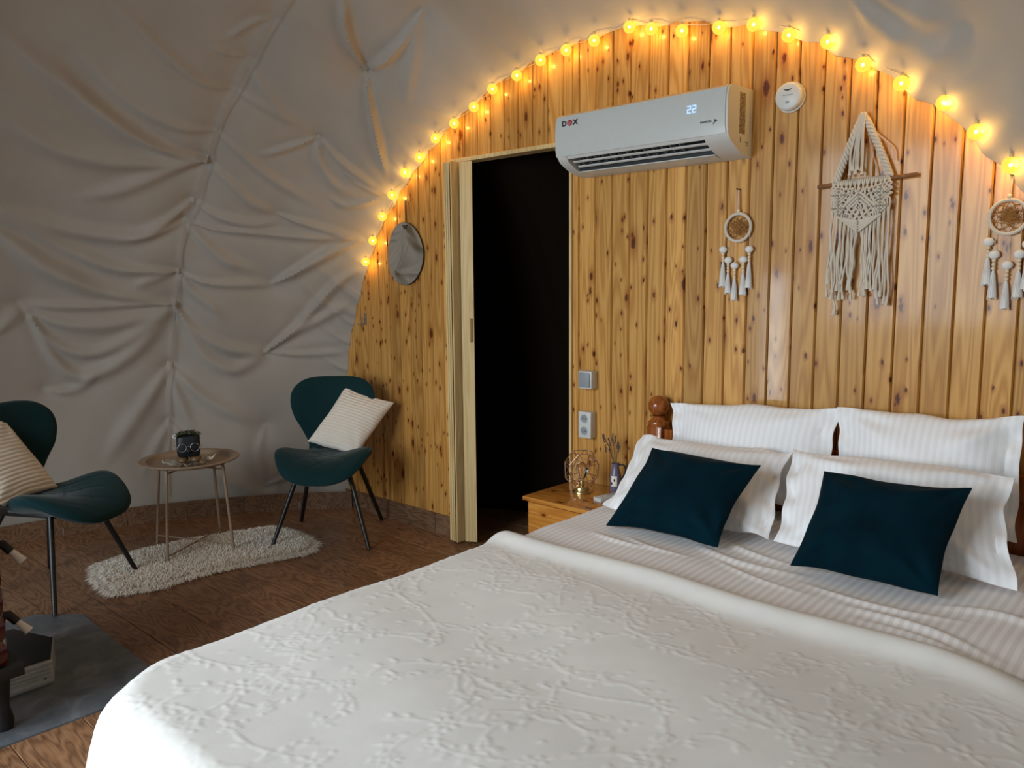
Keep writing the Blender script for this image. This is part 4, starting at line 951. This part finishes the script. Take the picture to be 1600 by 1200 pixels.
cen = np.array([-3.88, 1.87]); cnt = 0
VS, FS = [], []
while cnt < 26000:
    x, y = rl.uniform(-4.25, -3.45), rl.uniform(1.30, 2.43)
    if not inside(x, y): continue
    cnt += 1
    out = math.atan2(y - cen[1], x - cen[0]); edge_d = np.min(np.hypot(rpa[:, 0] - x, rpa[:, 1] - y)); a = out + rl.gauss(0, 0.5 if edge_d < 0.05 else 1.4)
    l = rl.uniform(0.022, 0.042) if edge_d > 0.035 else rl.uniform(0.03, 0.062); z0 = 0.006; zt = rl.uniform(0.012, 0.034) if edge_d > 0.04 else rl.uniform(0.004, 0.016); w = rl.uniform(0.0010, 0.0022)
    dx, dy = math.cos(a), math.sin(a); b = len(VS)
    VS += [(x - dy * w, y + dx * w, z0), (x + dy * w, y - dx * w, z0), (x + dx * l * .5 + dy * w, y + dy * l * .5 - dx * w, z0 + zt * .85), (x + dx * l * .5 - dy * w, y + dy * l * .5 + dx * w, z0 + zt * .85), (x + dx * l, y + dy * l, max(0.003, zt * .8))]
    FS += [(b, b + 1, b + 2, b + 3), (b + 3, b + 2, b + 4)]
fu.v, fu.f = VS, FS
tag(fu.build('fur', FUR, rug, smooth=False), kind='stuff')

# ================================================================== STOVE CORNER
hearth = [(-2.70, -0.10), (-2.70, 1.085), (-2.755, 1.145), (-3.58, 1.165), (-3.73, 1.03), (-3.73, -0.10)]
tag(MB().prism(hearth, 0.0, 0.006, 'Z').build('hearth_slab', SLATE, smooth=False), 'dark grey slate hearth sheet with cut corners on the floor under the stove', 'hearth')
st = empty('wood_stove', (-3.02, 0.44, 0.006), 'burgundy enamelled cast iron stove with white handle grips on the slate hearth', 'stove')
x0, x1, y0, y1 = -3.24, -2.742, 0.20, 0.685
prof = []
x1 += 0.045; bd = MB(); vs = []; zz = np.linspace(0.245, 0.725, 49); nC = 40
for z in zz:
    q = (z - 0.245) / 0.48; rib = 0.010 * abs(math.sin(q * PI * 6)) ** 0.6; r = -0.012 + rib - 0.03 * max(0, q - 0.92) / 0.08
    for k in range(nC):
        a = 2 * PI * k / nC; s_ = (abs(math.cos(a)) ** 9 + abs(math.sin(a)) ** 9) ** (-1 / 9)
        vs.append(((x0 + x1) / 2 + ((x1 - x0) / 2 + r) * s_ * math.cos(a), (y0 + y1) / 2 + ((y1 - y0) / 2 + r) * s_ * math.sin(a), z))
bd.add(vs, [(i * nC + k, i * nC + (k + 1) % nC, (i + 1) * nC + (k + 1) % nC, (i + 1) * nC + k) for i in range(48) for k in range(nC)] + [tuple(range(nC))[::-1], tuple(range(48 * nC, 49 * nC))])
bd.build('body', ENAMEL, st)
MB().box(x0 - 0.01, x1 + 0.008, y0 - 0.01, y1 + 0.008, 0.722, 0.745, 0.006).build('top_plate', IRON, st)
MB().box(x0 - 0.02, x1 - 0.008, y0 - 0.02, y1 + 0.020, 0.205, 0.247, 0.008).build('base_plate', IRON, st)
for lx_, ly_ in ((x0 + 0.04, y0 + 0.04), (x1 - 0.115, y0 + 0.04), (x0 + 0.04, y1 - 0.025), (x1 - 0.115, y1 - 0.025)):
    MB().lathe([(0.026, 0.006), (0.030, 0.03), (0.020, 0.08), (0.026, 0.15), (0.036, 0.206)], (lx_, ly_, 0), 14).build('leg', IRON, st)
MB().tube([(-3.05, 0.42, 0.742), (-3.05, 0.42, 2.9)], 0.065, 24).build('flue_pipe', IRON, st)
for z in (0.605, 0.372):
    hd = MB().tube([(-2.83, 0.672, z), (-2.822, 0.703, z - 0.004), (-2.812, 0.722, z - 0.030)], [0.012, 0.014, 0.013], 10).build('handle', IRON, st)
    MB().tube([(-2.812, 0.722, z - 0.028), (-2.790, 0.748, z - 0.064)], [0.009, 0.0145], 14).build('grip', WHITE_CERAMIC, hd)
box = empty('ash_box', (-3.2, 0.7, 0.006), 'grey metal box with a ridged front lying on the slate hearth beside the stove leg', 'box')
poly = [(-3.018, 0.52), (-3.018, 0.872), (-3.20, 0.935), (-3.40, 0.86), (-3.40, 0.52)]
MB().prism([(x, y) for x, y in poly], 0.006, 0.094, 'Z').build('body', ALU, box, smooth=False)
MB().prism([(-3.024 if x > -3.1 else x, y - 0.004) for x, y in poly], 0.094, 0.098, 'Z').build('lid', plain('dark glassy lid', srgb(26, 27, 28), 0.25), box, smooth=False)
rd = MB()
for z, hgt, d in ((0.012, 0.016, 0.008), (0.034, 0.010, 0.004), (0.048, 0.010, 0.004), (0.062, 0.010, 0.004), (0.078, 0.012, 0.005)): rd.box(-3.018, -3.018 + d, 0.53, 0.871, z, z + hgt, 0.0015)
rd.build('ridge', ALU, box)
for y in (0.60, 0.73, 0.845): MB().lathe([(0.0035, 0.0), (0.0035, 0.002)], (-3.018, y, 0.031), 10, 'X').build('rivet', IRON, box)
# ================================================================== AIR CONDITIONER
ax0, ax1 = -2.245, -1.437
ac = empty('air_conditioner', (-1.84, D, 1.875), 'white wall air conditioner above the doorway corner with a lit blue number', 'air conditioner')
Y = lambda d: D - d
full = [(Y(0), 2.128), (Y(0.165), 2.124), (Y(0.188), 2.112), (Y(0.198), 2.085), (Y(0.201), 2.03), (Y(0.199), 1.975), (Y(0.192), 1.945), (Y(0.172), 1.922), (Y(0.115), 1.895), (Y(0.06), 1.880), (Y(0), 1.874)]
notch = [(Y(0), 2.128), (Y(0.165), 2.124), (Y(0.188), 2.112), (Y(0.196), 2.085), (Y(0.198), 2.03), (Y(0.197), 1.975), (Y(0.190), 1.947), (Y(0.178), 1.934), (Y(0.125), 1.965), (Y(0.085), 1.930), (Y(0.085), 1.888), (Y(0.06), 1.880), (Y(0), 1.874)]
hs = MB(); hs.prism(full, ax0, ax0 + 0.048, 'X'); hs.prism(notch, ax0 + 0.048, ax1 - 0.10, 'X'); hs.prism(full, ax1 - 0.10, ax1, 'X')
hs.build('housing', SIDE_PLASTIC, ac)
fp = [(p[0] - 0.0045, p[1]) for p in full[1:7]]
MB().prism(fp + [(p[0] + 0.003, p[1]) for p in reversed(full[1:7])], ax0 - 0.001, ax1 - 0.008, 'X').build('front_panel', WHITE_PLASTIC, ac)
MB().prism([(Y(0.170), 1.9375), (Y(0.125), 1.9635), (Y(0.0865), 1.9295), (Y(0.0865), 1.892), (Y(0.092), 1.892), (Y(0.092), 1.926), (Y(0.125), 1.956), (Y(0.168), 1.9345)], ax0 + 0.049, ax1 - 0.101, 'X').build('vent_opening', DARK_SLOT, ac)
for i in range(2):
    dy, z = (0.146, 1.930) if i == 0 else (0.112, 1.914)
    MB().prism([(Y(dy + 0.004), z - 0.006), (Y(dy + 0.004), z - 0.002), (Y(dy - 0.004), z - 0.006), (Y(dy - 0.004), z - 0.010)], ax0 + 0.056, ax1 - 0.108, 'X').build('louvre', PALE_GREY, ac)
for i in range(13):
    x = ax0 + 0.085 + i * 0.041
    MB().prism([(Y(0.160), 1.940), (Y(0.128), 1.960), (Y(0.09), 1.925), (Y(0.10), 1.912), (Y(0.13), 1.925)], x, x + 0.003, 'X').build('vane', GREY_PLASTIC, ac)
MB().prism([(Y(0.1), 1.8895), (Y(0.1), 1.8855), (Y(0.045), 1.8745), (Y(0.045), 1.8785)], ax0 + 0.05, ax1 - 0.102, 'X').build('flap', WHITE_PLASTIC, ac)
RX = (PI / 2, 0, 0)
yf = Y(0.2062)
lg = text_mesh('logo_letter', 'D', 0.030, INK, ac, (-2.196, yf, 2.078), RX, sx=1.15, bold=0.0006)
text_mesh('logo_letter', 'X', 0.030, INK, ac, (-2.136, yf, 2.078), RX, sx=1.15, bold=0.0006)
em = MB(); em.lathe([(0.0125, 0.0), (0.0125, -0.0006)], (-2.166, yf, 2.079), 20, 'Y')
emo = em.build('logo_emblem', RED_INK, ac)
em = MB(); em.tube(catmull([(-2.166 + r * math.cos(a), yf - 0.001, 2.079 + r * math.sin(a)) for r, a in ((0.001, 0), (0.004, 1.4), (0.006, 3.0), (0.008, 4.8), (0.0095, 6.6))], 5), 0.0007, 5); em.build('emblem_swirl', SIDE_PLASTIC, emo)
text_mesh('inverter_lettering', 'INVERTER', 0.0105, INK, ac, (-1.522, Y(0.2050), 1.993), RX, bold=0.0002)
ar = MB(); ar.prism([(-1.487, 1.986), (-1.487, 2.000), (-1.474, 1.993)], Y(0.2052), Y(0.2046), 'Y'); ar.prism([(-1.492, 1.981), (-1.492, 1.988), (-1.485, 1.9845)], Y(0.2052), Y(0.2046), 'Y'); ar.build('arrow_mark', INK, ac, smooth=False)
sg = MB()
def seg7(cx, cz, w, h, on):
    t = w * 0.2
    for k in on:
        x0, x1, z0, z1 = {'a': (-w / 2, w / 2, h / 2 - t, h / 2), 'g': (-w / 2, w / 2, -t / 2, t / 2), 'd': (-w / 2, w / 2, -h / 2, -h / 2 + t), 'b': (w / 2 - t, w / 2, t / 3, h / 2), 'e': (-w / 2, -w / 2 + t, -h / 2, -t / 3)}[k]
        sg.box(cx + x0, cx + x1, Y(0.2064), Y(0.2058), cz + z0, cz + z1)
for cx in (-1.593, -1.571): seg7(cx, 2.048, 0.016, 0.028, 'abged')
sg.build('temperature_digits', DIGIT, ac, smooth=False)
# energy sticker on the side, with fine print
lb = MB(); lb.box(ax1, ax1 + 0.0006, Y(0.105), Y(0.06), 1.955, 2.105)
LABEL = NT('dense printed sticker'); c = LABEL.coord(); mp = LABEL.vmath('MULTIPLY', c, (1, 260, 160))
LABEL.set(base=LABEL.ramp(LABEL.noise(mp, 1.0, 3.0, 0.8), [(0.44, srgb(70, 56, 44)), (0.56, srgb(168, 150, 128))]), rough=0.6)
lab = lb.build('rating_sticker', LABEL.m, ac, smooth=False)
for d, z in ((0.098, 1.938), (0.098, 1.931), (0.098, 1.924), (0.055, 1.927), (0.042, 1.925), (0.044, 1.916)):
    MB().box(ax1, ax1 + 0.0006, Y(d), Y(d - 0.009), z, z + 0.0035).build('printed_mark', INK, ac, smooth=False)

# ================================================================== SMALL WALL THINGS
sx_, sz_ = -1.284, 2.076
sd = empty('smoke_detector', (sx_, D, sz_), 'round white smoke detector on the pine boards beside the air conditioner', 'smoke detector')
MB().lathe([(0.054, 0.0), (0.055, -0.008), (0.050, -0.010)], (sx_, D, sz_), 40, 'Y').build('base', SIDE_PLASTIC, sd)
MB().lathe([(0.050, -0.010), (0.051, -0.026), (0.048, -0.033), (0.043, -0.036), (0.0005, -0.0365)], (sx_, D, sz_), 40, 'Y').build('cover', SIDE_PLASTIC, sd)
sl = MB(); P = []
for i in range(15):
    a = math.radians(-90) + (i / 14 - 0.5) * 1.5; w = 0.0032 * math.sin(PI * i / 14) + 0.0003
    P.append([(sx_ + 0.026 * math.sin((i / 14 - .5) * 1.5), D - 0.0372, sz_ + 0.046 - 0.026 * math.cos((i / 14 - .5) * 1.5) + w * q) for q in (-0.4, 1)])
sl.grid(P); sl.build('sound_slot', DARK_SLOT, sd)
text_mesh('front_lettering', 'Fire Sensor', 0.0085, GREY_PLASTIC, sd, (sx_ + 0.001, D - 0.0368, sz_ + 0.004), RX)
MB().box(sx_ - 0.007, sx_ + 0.006, D - 0.0375, D - 0.0363, sz_ - 0.026, sz_ - 0.017).build('test_mark', GREY_PLASTIC, sd)
MB().lathe([(0.0015, -0.036), (0.0012, -0.038)], (sx_ + 0.004, D, sz_ + 0.034), 8, 'Y').build('led', PALE_GREY, sd)

mx, mz = -3.493, 1.580
mi = empty('mirror', (mx, D, mz), 'small egg shaped frameless mirror hanging on a dark strap by the folding door', 'mirror')
out = [(mx + (0.150 if True else 0) * math.cos(a) * (1 - 0.10 * math.sin(a) + 0.02 * math.cos(3 * a)), mz + 0.174 * math.sin(a) + 0.006 * math.cos(2 * a + 0.6)) for a in np.linspace(0, 2 * PI, 48, endpoint=False)]
MB().prism([(mx + (x - mx) * 1.012, mz + (z - mz) * 1.012) for x, z in out], D - 0.012, D - 0.008, 'Y').build('backing', INK, mi, smooth=False)
MB().prism(out, D - 0.0155, D - 0.012, 'Y').build('mirror_glass', MIRROR, mi, smooth=False)
MB().box(mx + 0.003, mx + 0.013, D - 0.010, D - 0.005, mz + 0.15, 1.868).build('strap', STRAP, mi)
bw = MB()
for s in (-1, 1): bw.ball((mx + 0.008 + s * 0.012, D - 0.0185, mz + 0.150), 0.010, 10, 6, (1.0, 0.4, 0.55)); bw.tube([(mx + 0.008, D - 0.018, mz + 0.150), (mx + 0.008 + s * 0.010, D - 0.018, mz + 0.132)], 0.003, 6)
bw.build('bow', STRAP, mi)

hk = empty('wall_hook', (-3.893, D, 1.197), 'small grey metal hook on the boards near the edge of the dome cloth', 'hook')
MB().box(-3.903, -3.881, D - 0.004, D, 1.165, 1.232, 0.002).build('plate', CHROME, hk)
MB().tube(catmull([(-3.892, D - 0.004, 1.205), (-3.892, D - 0.022, 1.20), (-3.894, D - 0.034, 1.175), (-3.90, D - 0.040, 1.163), (-3.903, D - 0.046, 1.176)], 5), 0.0042, 8).build('prong', CHROME, hk)
sw = empty('light_switch', (-2.203, D, 0.955), 'pale grey surface mounted light switch beside the doorway', 'switch')
MB().box(-2.241, -2.163, D - 0.048, D, 0.917, 1.000, 0.007).build('box', PALE_GREY, sw)
MB().box(-2.234, -2.172, D - 0.055, D - 0.046, 0.925, 0.992, 0.005).build('rocker', GREY_PLASTIC, sw)
so = empty('power_socket', (-2.206, D, 0.745), 'white double power socket on the boards above the nightstand', 'socket')
MB().box(-2.243, -2.170, D - 0.043, D, 0.685, 0.809, 0.005).build('box', SIDE_PLASTIC, so)
for z in (0.777, 0.719):
    o = MB().lathe([(0.0225, -0.043), (0.023, -0.0445), (0.021, -0.045), (0.0195, -0.0435), (0.019, -0.0435)], (-2.2075, D, z), 28, 'Y', cap=False).build('outlet', SIDE_PLASTIC, so)
    MB().lathe([(0.0195, -0.0432), (0.0005, -0.0433)], (-2.2075, D, z), 28, 'Y').build('outlet_well', GREY_PLASTIC, o)
    hm = MB()
    for dx in (-0.0075, 0.0075): hm.lathe([(0.0028, -0.0434), (0.0028, -0.0446)], (-2.2075 + dx, D, z), 10, 'Y')
    hm.build('pin_hole', DARK_SLOT, o)

# ------------------------------------------------------------------ macrame
mc = empty('macrame', (-1.0, D, 1.75), 'cream knotted macrame with long fringe on a thin stick, over the bed', 'wall hanging')
yk = D - 0.018
MB().tube(catmull([(-1.166, yk, 1.7405), (-1.08, yk, 1.7445), (-0.95, yk - 0.002, 1.7475), (-0.832, yk, 1.754)], 4), 0.0075, 10).build('stick', STICK, mc)
top = np.array([-1.014, yk - 0.004, 1.978]); zs = lambda x: 1.7435 + (x + 1.11) * 0.031
for ex in (-1.100, -0.916):
    end = np.array([ex, yk - 0.004, zs(ex) + 0.006]); d = end - top; L = np.linalg.norm(d); d /= L; s = np.array([d[2], 0, -d[0]]); b = MB()
    for ph0 in (0, PI * 2 / 3, PI * 4 / 3):
        pts = []
        for i in range(70):
            t = i / 69; a = ph0 + t * 2 * PI * 5.5; r = 0.0075 * (0.5 + min(1, t * 6) * 0.6); p = top + d * L * t + s * r * math.cos(a) + np.array([0, -1, 0]) * (r * 0.7 * math.sin(a)); p[0] += 0.003 * math.sin(PI * t) * (-1 if ex < -1 else 1); pts.append(p)
        b.tube(pts, 0.0058, 6)
    b.build('twisted_strap', COTTON, mc)
    MB().tube([top + (0, 0.008, -0.01), (ex * 0.6 + top[0] * 0.4, yk + 0.008, 1.745)], 0.0022, 6).build('thin_cord', PINK_CORD, mc)
MB().tube(catmull([(-0.985, yk, 1.92), (-0.925, yk, 1.865), (-0.91, yk, 1.845), (-0.906, yk, 1.81)], 5), 0.0032, 6).build('thin_cord', PINK_CORD, mc)
rm = random.Random(2)
for k in range(7):
    x = -1.022 + (k - 3) * 0.0045; e = -1.030 + (k - 3) * 0.0078
    MB().tube(catmull([(top[0] + (k - 3) * 0.003, yk - 0.012, 1.975), (x, yk - 0.016, 1.92), (e + rm.uniform(-.004, .004), yk - 0.014, 1.84), (e + rm.uniform(-.004, .004), yk - 0.012, 1.778 + rm.uniform(-.01, .015)), ], 5), [0.0034] * 14 + [0.005, 0.007], 6).build('short_cord', COTTON, mc)
for k in range(27):        # lark's head knots along the stick
    x = -1.108 + k * 0.0073; z = zs(x)
    MB().torus((x, yk, z), 0.0105, 0.0034, 'X', 12, 6).build('knot', COTTON, mc)
NCORD = 28; xl_, xr_ = -1.106, -0.912
def knot_pts(k):
    """one cord from the stick down through a lattice of diamond knots to the fringe"""
    x0 = xl_ + (xr_ - xl_) * k / (NCORD - 1); zt = zs(x0); pts = [(x0, yk - 0.010, zt)]
    cx = abs(k / (NCORD - 1) - 0.5) * 2
    zend = 1.605 + 0.085 * max(0, cx) - 0.02 * (1 - cx)
    amp = 0.0075; n = 7
    for i in range(1, n + 1):
        t = i / n; z = zt + (zend - zt) * t
        pts.append((x0 + amp * (1 if (i + k) % 2 else -1) * (0.3 + 0.7 * min(1, t * 2)), yk - 0.012 - 0.004 * ((i + k // 2) % 2), z))
    flare = 1.07; zb = 1.36 + 0.014 * math.sin(k * 2.1) + rm.uniform(-0.018, 0.018) - (0.03 if k > NCORD - 7 else 0)
    xf = -1.0 + (x0 + 1.009) * flare - 0.012 - (0.012 if abs(k - NCORD / 2) < 3 else 0) * (1 if k < NCORD / 2 else -1) + rm.uniform(-0.003, 0.003)
    m = 8; f1, f2 = rm.uniform(0, 6), rm.uniform(0.5, 1.0)
    for i in range(1, m + 1):
        t = i / m; pts.append((pts[n][0] * (1 - min(1, t * 1.6)) + xf * min(1, t * 1.6) + 0.0065 * f2 * t * math.sin(f1 + t * 11), yk - 0.006 - rm.uniform(0, 0.008), zend + (zb - zend) * t))
    return pts
for k in range(NCORD):
    p = catmull(knot_pts(k), 4); r = [0.0034] * len(p); r[-1] = 0.0068; r[-2] = 0.0058; r[-3] = 0.0046
    MB().tube(p, r, 6).build('cord', COTTON, mc)
dk = MB()                  # raised rows of knots that draw the diamonds and the pointed heart
def row(a, b, n, r=0.0052):
    for i in range(n + 1):
        t = i / n; dk.ball((a[0] + (b[0] - a[0]) * t, yk - 0.019, a[1] + (b[1] - a[1]) * t), r, 8, 5, (1.15, 0.8, 0.85))
c0 = -1.012
for q in (1.0, 0.72, 0.44):
    hw, hh, cz = 0.052 * q, 0.050 * q, 1.662
    row((c0, cz + hh), (c0 - hw, cz), int(9 * q) + 1); row((c0, cz + hh), (c0 + hw, cz), int(9 * q) + 1)
for q in (1.0, 0.82, 0.64, 0.46, 0.28):
    hw = 0.072 * q; row((c0 - hw, 1.628 - 0.02 * (1 - q)), (c0, 1.572 + 0.05 * (1 - q)), int(12 * q) + 2, 0.0048); row((c0 + hw, 1.628 - 0.02 * (1 - q)), (c0, 1.572 + 0.05 * (1 - q)), int(12 * q) + 2, 0.0048)
for sx in (-1, 1):
    for cz in (1.703, 1.657):
        cx = c0 + sx * 0.071
        for q in (1.0, 0.5):
            hw, hh = 0.021 * q, 0.022 * q
            for a, b in (((0, hh), (-hw, 0)), ((0, hh), (hw, 0)), ((-hw, 0), (0, -hh)), ((hw, 0), (0, -hh))): row((cx + a[0], cz + a[1]), (cx + b[0], cz + b[1]), int(3 * q) + 1, 0.0045)
for i in range(5): row((c0 - 0.045 + i * 0.022, 1.722), (c0 - 0.034 + i * 0.022, 1.712), 1, 0.0045)
tag(dk.build('diamond_knots', COTTON, mc), kind='stuff')
MB().tube(catmull([(-1.103, yk - 0.006, 1.37), (-1.092, yk - 0.006, 1.335), (-1.085, yk - 0.006, 1.305), (-1.09, yk - 0.006, 1.278)], 5), [0.0034] * 11 + [0.005, 0.007, 0.006, 0.007, 0.009], 7).build('stray_cord', COTTON, mc)

# ------------------------------------------------------------------ dream catchers
def catcher(cx, cz, R, ztop, tass, label, topx):
    dc = empty('dream_catcher', (cx, D, cz), label, 'dream catcher', 'dream catchers on the board wall')
    y = D - 0.014
    MB().torus((cx, y, cz), R, 0.0062, 'Y', 40, 8).build('hoop', COTTON, dc)
    wb_ = MB(); n = 8; prev = None
    for ring, (r, off) in enumerate(((R, 0), (R * 0.72, 0.5), (R * 0.52, 0), (R * 0.34, 0.5), (R * 0.18, 0))):
        pts = [(cx + r * math.cos(2 * PI * (k + off) / n), y, cz + r * math.sin(2 * PI * (k + off) / n)) for k in range(n)]
        if prev:
            for k in range(n):
                j = k if off else (k - 1) % n; wb_.tube([prev[k], pts[k]], 0.0013 if ring > 1 else 0.0016, 4); wb_.tube([prev[k], pts[(k - 1) % n] if off else pts[(k + 1) % n]], 0.0013, 4)
        prev = pts
    for k in range(60):      # dense inner threads
        a, b = random.uniform(0, 6.28), random.uniform(0, 6.28); r1, r2 = R * random.uniform(0.1, 0.62), R * random.uniform(0.1, 0.62)
        wb_.tube([(cx + r1 * math.cos(a), y + 0.002, cz + r1 * math.sin(a)), (cx + r2 * math.cos(b), y + 0.002, cz + r2 * math.sin(b))], 0.0011, 4)
    wb_.build('web', JUTE, dc)
    MB().ball((cx, y, cz + R + 0.011), 0.0075, 10, 8).build('bead', BEAD, dc)
    for s in (-1, 1): MB().tube([(cx + s * 0.0025, y, cz + R + 0.014), (topx + s * 0.001, y, ztop)], 0.0021, 6).build('hanging_cord', PINK_CORD, dc)
    MB().tube([(topx - 0.002, D - 0.028, ztop + 0.002), (topx, D, ztop + 0.002)], 0.003, 8).build('nail', IRON, dc)
    for tx, zp, zb in tass:
        hx = max(-R * 0.97, min(R * 0.97, (tx - cx))); hz = cz - math.sqrt(max(0, R * R - hx * hx))
        MB().tube([(cx + hx, y, hz), (tx, y, zp)], 0.0011, 5).build('string', COTTON, dc); ts = MB()
        b0 = zp - 0.0145 - 3 * 0.0125
        L = b0 - zb; prof = [(0.0018, b0 + 0.004), (0.0048, b0 - 0.002), (0.0042, b0 - 0.007), (0.0072, b0 - L * 0.4), (0.0108, zb + 0.012), (0.0125, zb), (0.001, zb + 0.002)]
        ts.lathe(prof, (tx, y, 0), 12, cap=False)
        for q in range(14):
            a = 2 * PI * q / 14; w = 0.0125 + random.uniform(-.001, .003)
            ts.tube([(tx + 0.0045 * math.cos(a), y + 0.0045 * math.sin(a), b0 - 0.006), (tx + 0.0088 * math.cos(a), y + 0.0088 * math.sin(a), b0 - L * 0.5), (tx + w * math.cos(a + .1), y + w * 0.8 * math.sin(a + .1), zb + random.uniform(-.008, .003))], 0.0017, 4)
        to = ts.build('tassel', FELT, dc)
        MB().ball((tx, y, zp), 0.0155, 12, 9, (1.1, 0.85, 0.9)).build('pompom', FELT, to)
        for q in range(3): MB().ball((tx, y, zp - 0.0185 - q * 0.0125), 0.0066, 10, 7).build('bead', BEAD, to)
catcher(-1.477, 1.613, 0.053, 1.758, [(-1.538, 1.529, 1.385), (-1.515, 1.487, 1.358), (-1.487, 1.465, 1.332), (-1.451, 1.488, 1.352), (-1.427, 1.527, 1.378)], 'small dream catcher with white tassels hanging between the air conditioner and the macrame', -1.479)
catcher(-0.559, 1.597, 0.053, 1.722, [(-0.609, 1.521, 1.386), (-0.591, 1.480, 1.343), (-0.553, 1.446, 1.309), (-0.521, 1.479, 1.345), (-0.500, 1.51, 1.37)], 'small dream catcher with white tassels hanging below the end of the light string', -0.555)

# ------------------------------------------------------------------ string of globe lights along the arch
BULBS = [(-3.809, 1.538), (-3.737, 1.657), (-3.642, 1.789), (-3.552, 1.900), (-3.437, 2.011), (-3.313, 2.079), (-3.183, 2.162), (-3.04, 2.218), (-2.896, 2.278), (-2.767, 2.343), (-2.607, 2.378), (-2.46, 2.42), (-2.31, 2.435), (-2.155, 2.445),
         (-1.973, 2.462), (-1.866, 2.432), (-1.723, 2.394), (-1.561, 2.372), (-1.419, 2.353), (-1.282, 2.286), (-1.139, 2.235), (-1.015, 2.135), (-0.888, 2.052), (-0.754, 1.968), (-0.657, 1.865), (-0.556, 1.752)]
sl_ = empty('string_lights', (-2.1, D - 0.05, 2.46), 'string of glowing amber globe lights following the arched top of the board wall', 'string lights')
yb = D - 0.048
cp = []
for (xa, za), (xb, zb) in zip(BULBS[:-1], BULBS[1:]):
    cp += [(xa, yb + 0.020, za + 0.028), ((xa + xb) / 2 + 0.003, yb + 0.034, (za + zb) / 2 + 0.024)]
cp += [(BULBS[-1][0], yb + 0.02, BULBS[-1][1] + 0.028), (-0.46, yb + 0.03, 1.62), (-0.36, yb + 0.03, 1.5)]
MB().tube(catmull(cp, 4), 0.0016, 5).build('cord', CLEAR_CORD, sl_)
gm = None
for i, (x, z) in enumerate(BULBS):
    if gm is None:
        bo = MB().ball((0, 0, 0), 0.0255, 18, 12).build('bulb', BULB, origin=(0, 0, 0)); gm = bo.data
        co = MB().ball((0, 0, 0), 0.006, 8, 6).build('led', CORE, origin=(0, 0, 0)); cm = co.data
        cp_ = MB().lathe([(0.006, 0.022), (0.0065, 0.034), (0.003, 0.036)], (0, 0, 0), 10).build('cap', CLEAR_CORD, origin=(0, 0, 0)); pm_ = cp_.data
    else:
        bo = bpy.data.objects.new('bulb', gm); co = bpy.data.objects.new('led', cm); cp_ = bpy.data.objects.new('cap', pm_)
        for o in (bo, co, cp_): COL.objects.link(o)
    bo.parent = sl_; bo.location = Vector((x, yb, z)) - sl_.location
    co.parent = bo; cp_.parent = bo
    L = bpy.data.lights.new('led_light', 'POINT'); L.energy = 1.15; L.color = (1.0, 0.58, 0.13); L.shadow_soft_size = 0.008
    lo = bpy.data.objects.new('led_light', L); COL.objects.link(lo); lo.location = (0, 0, -0.009); lo.parent = bo
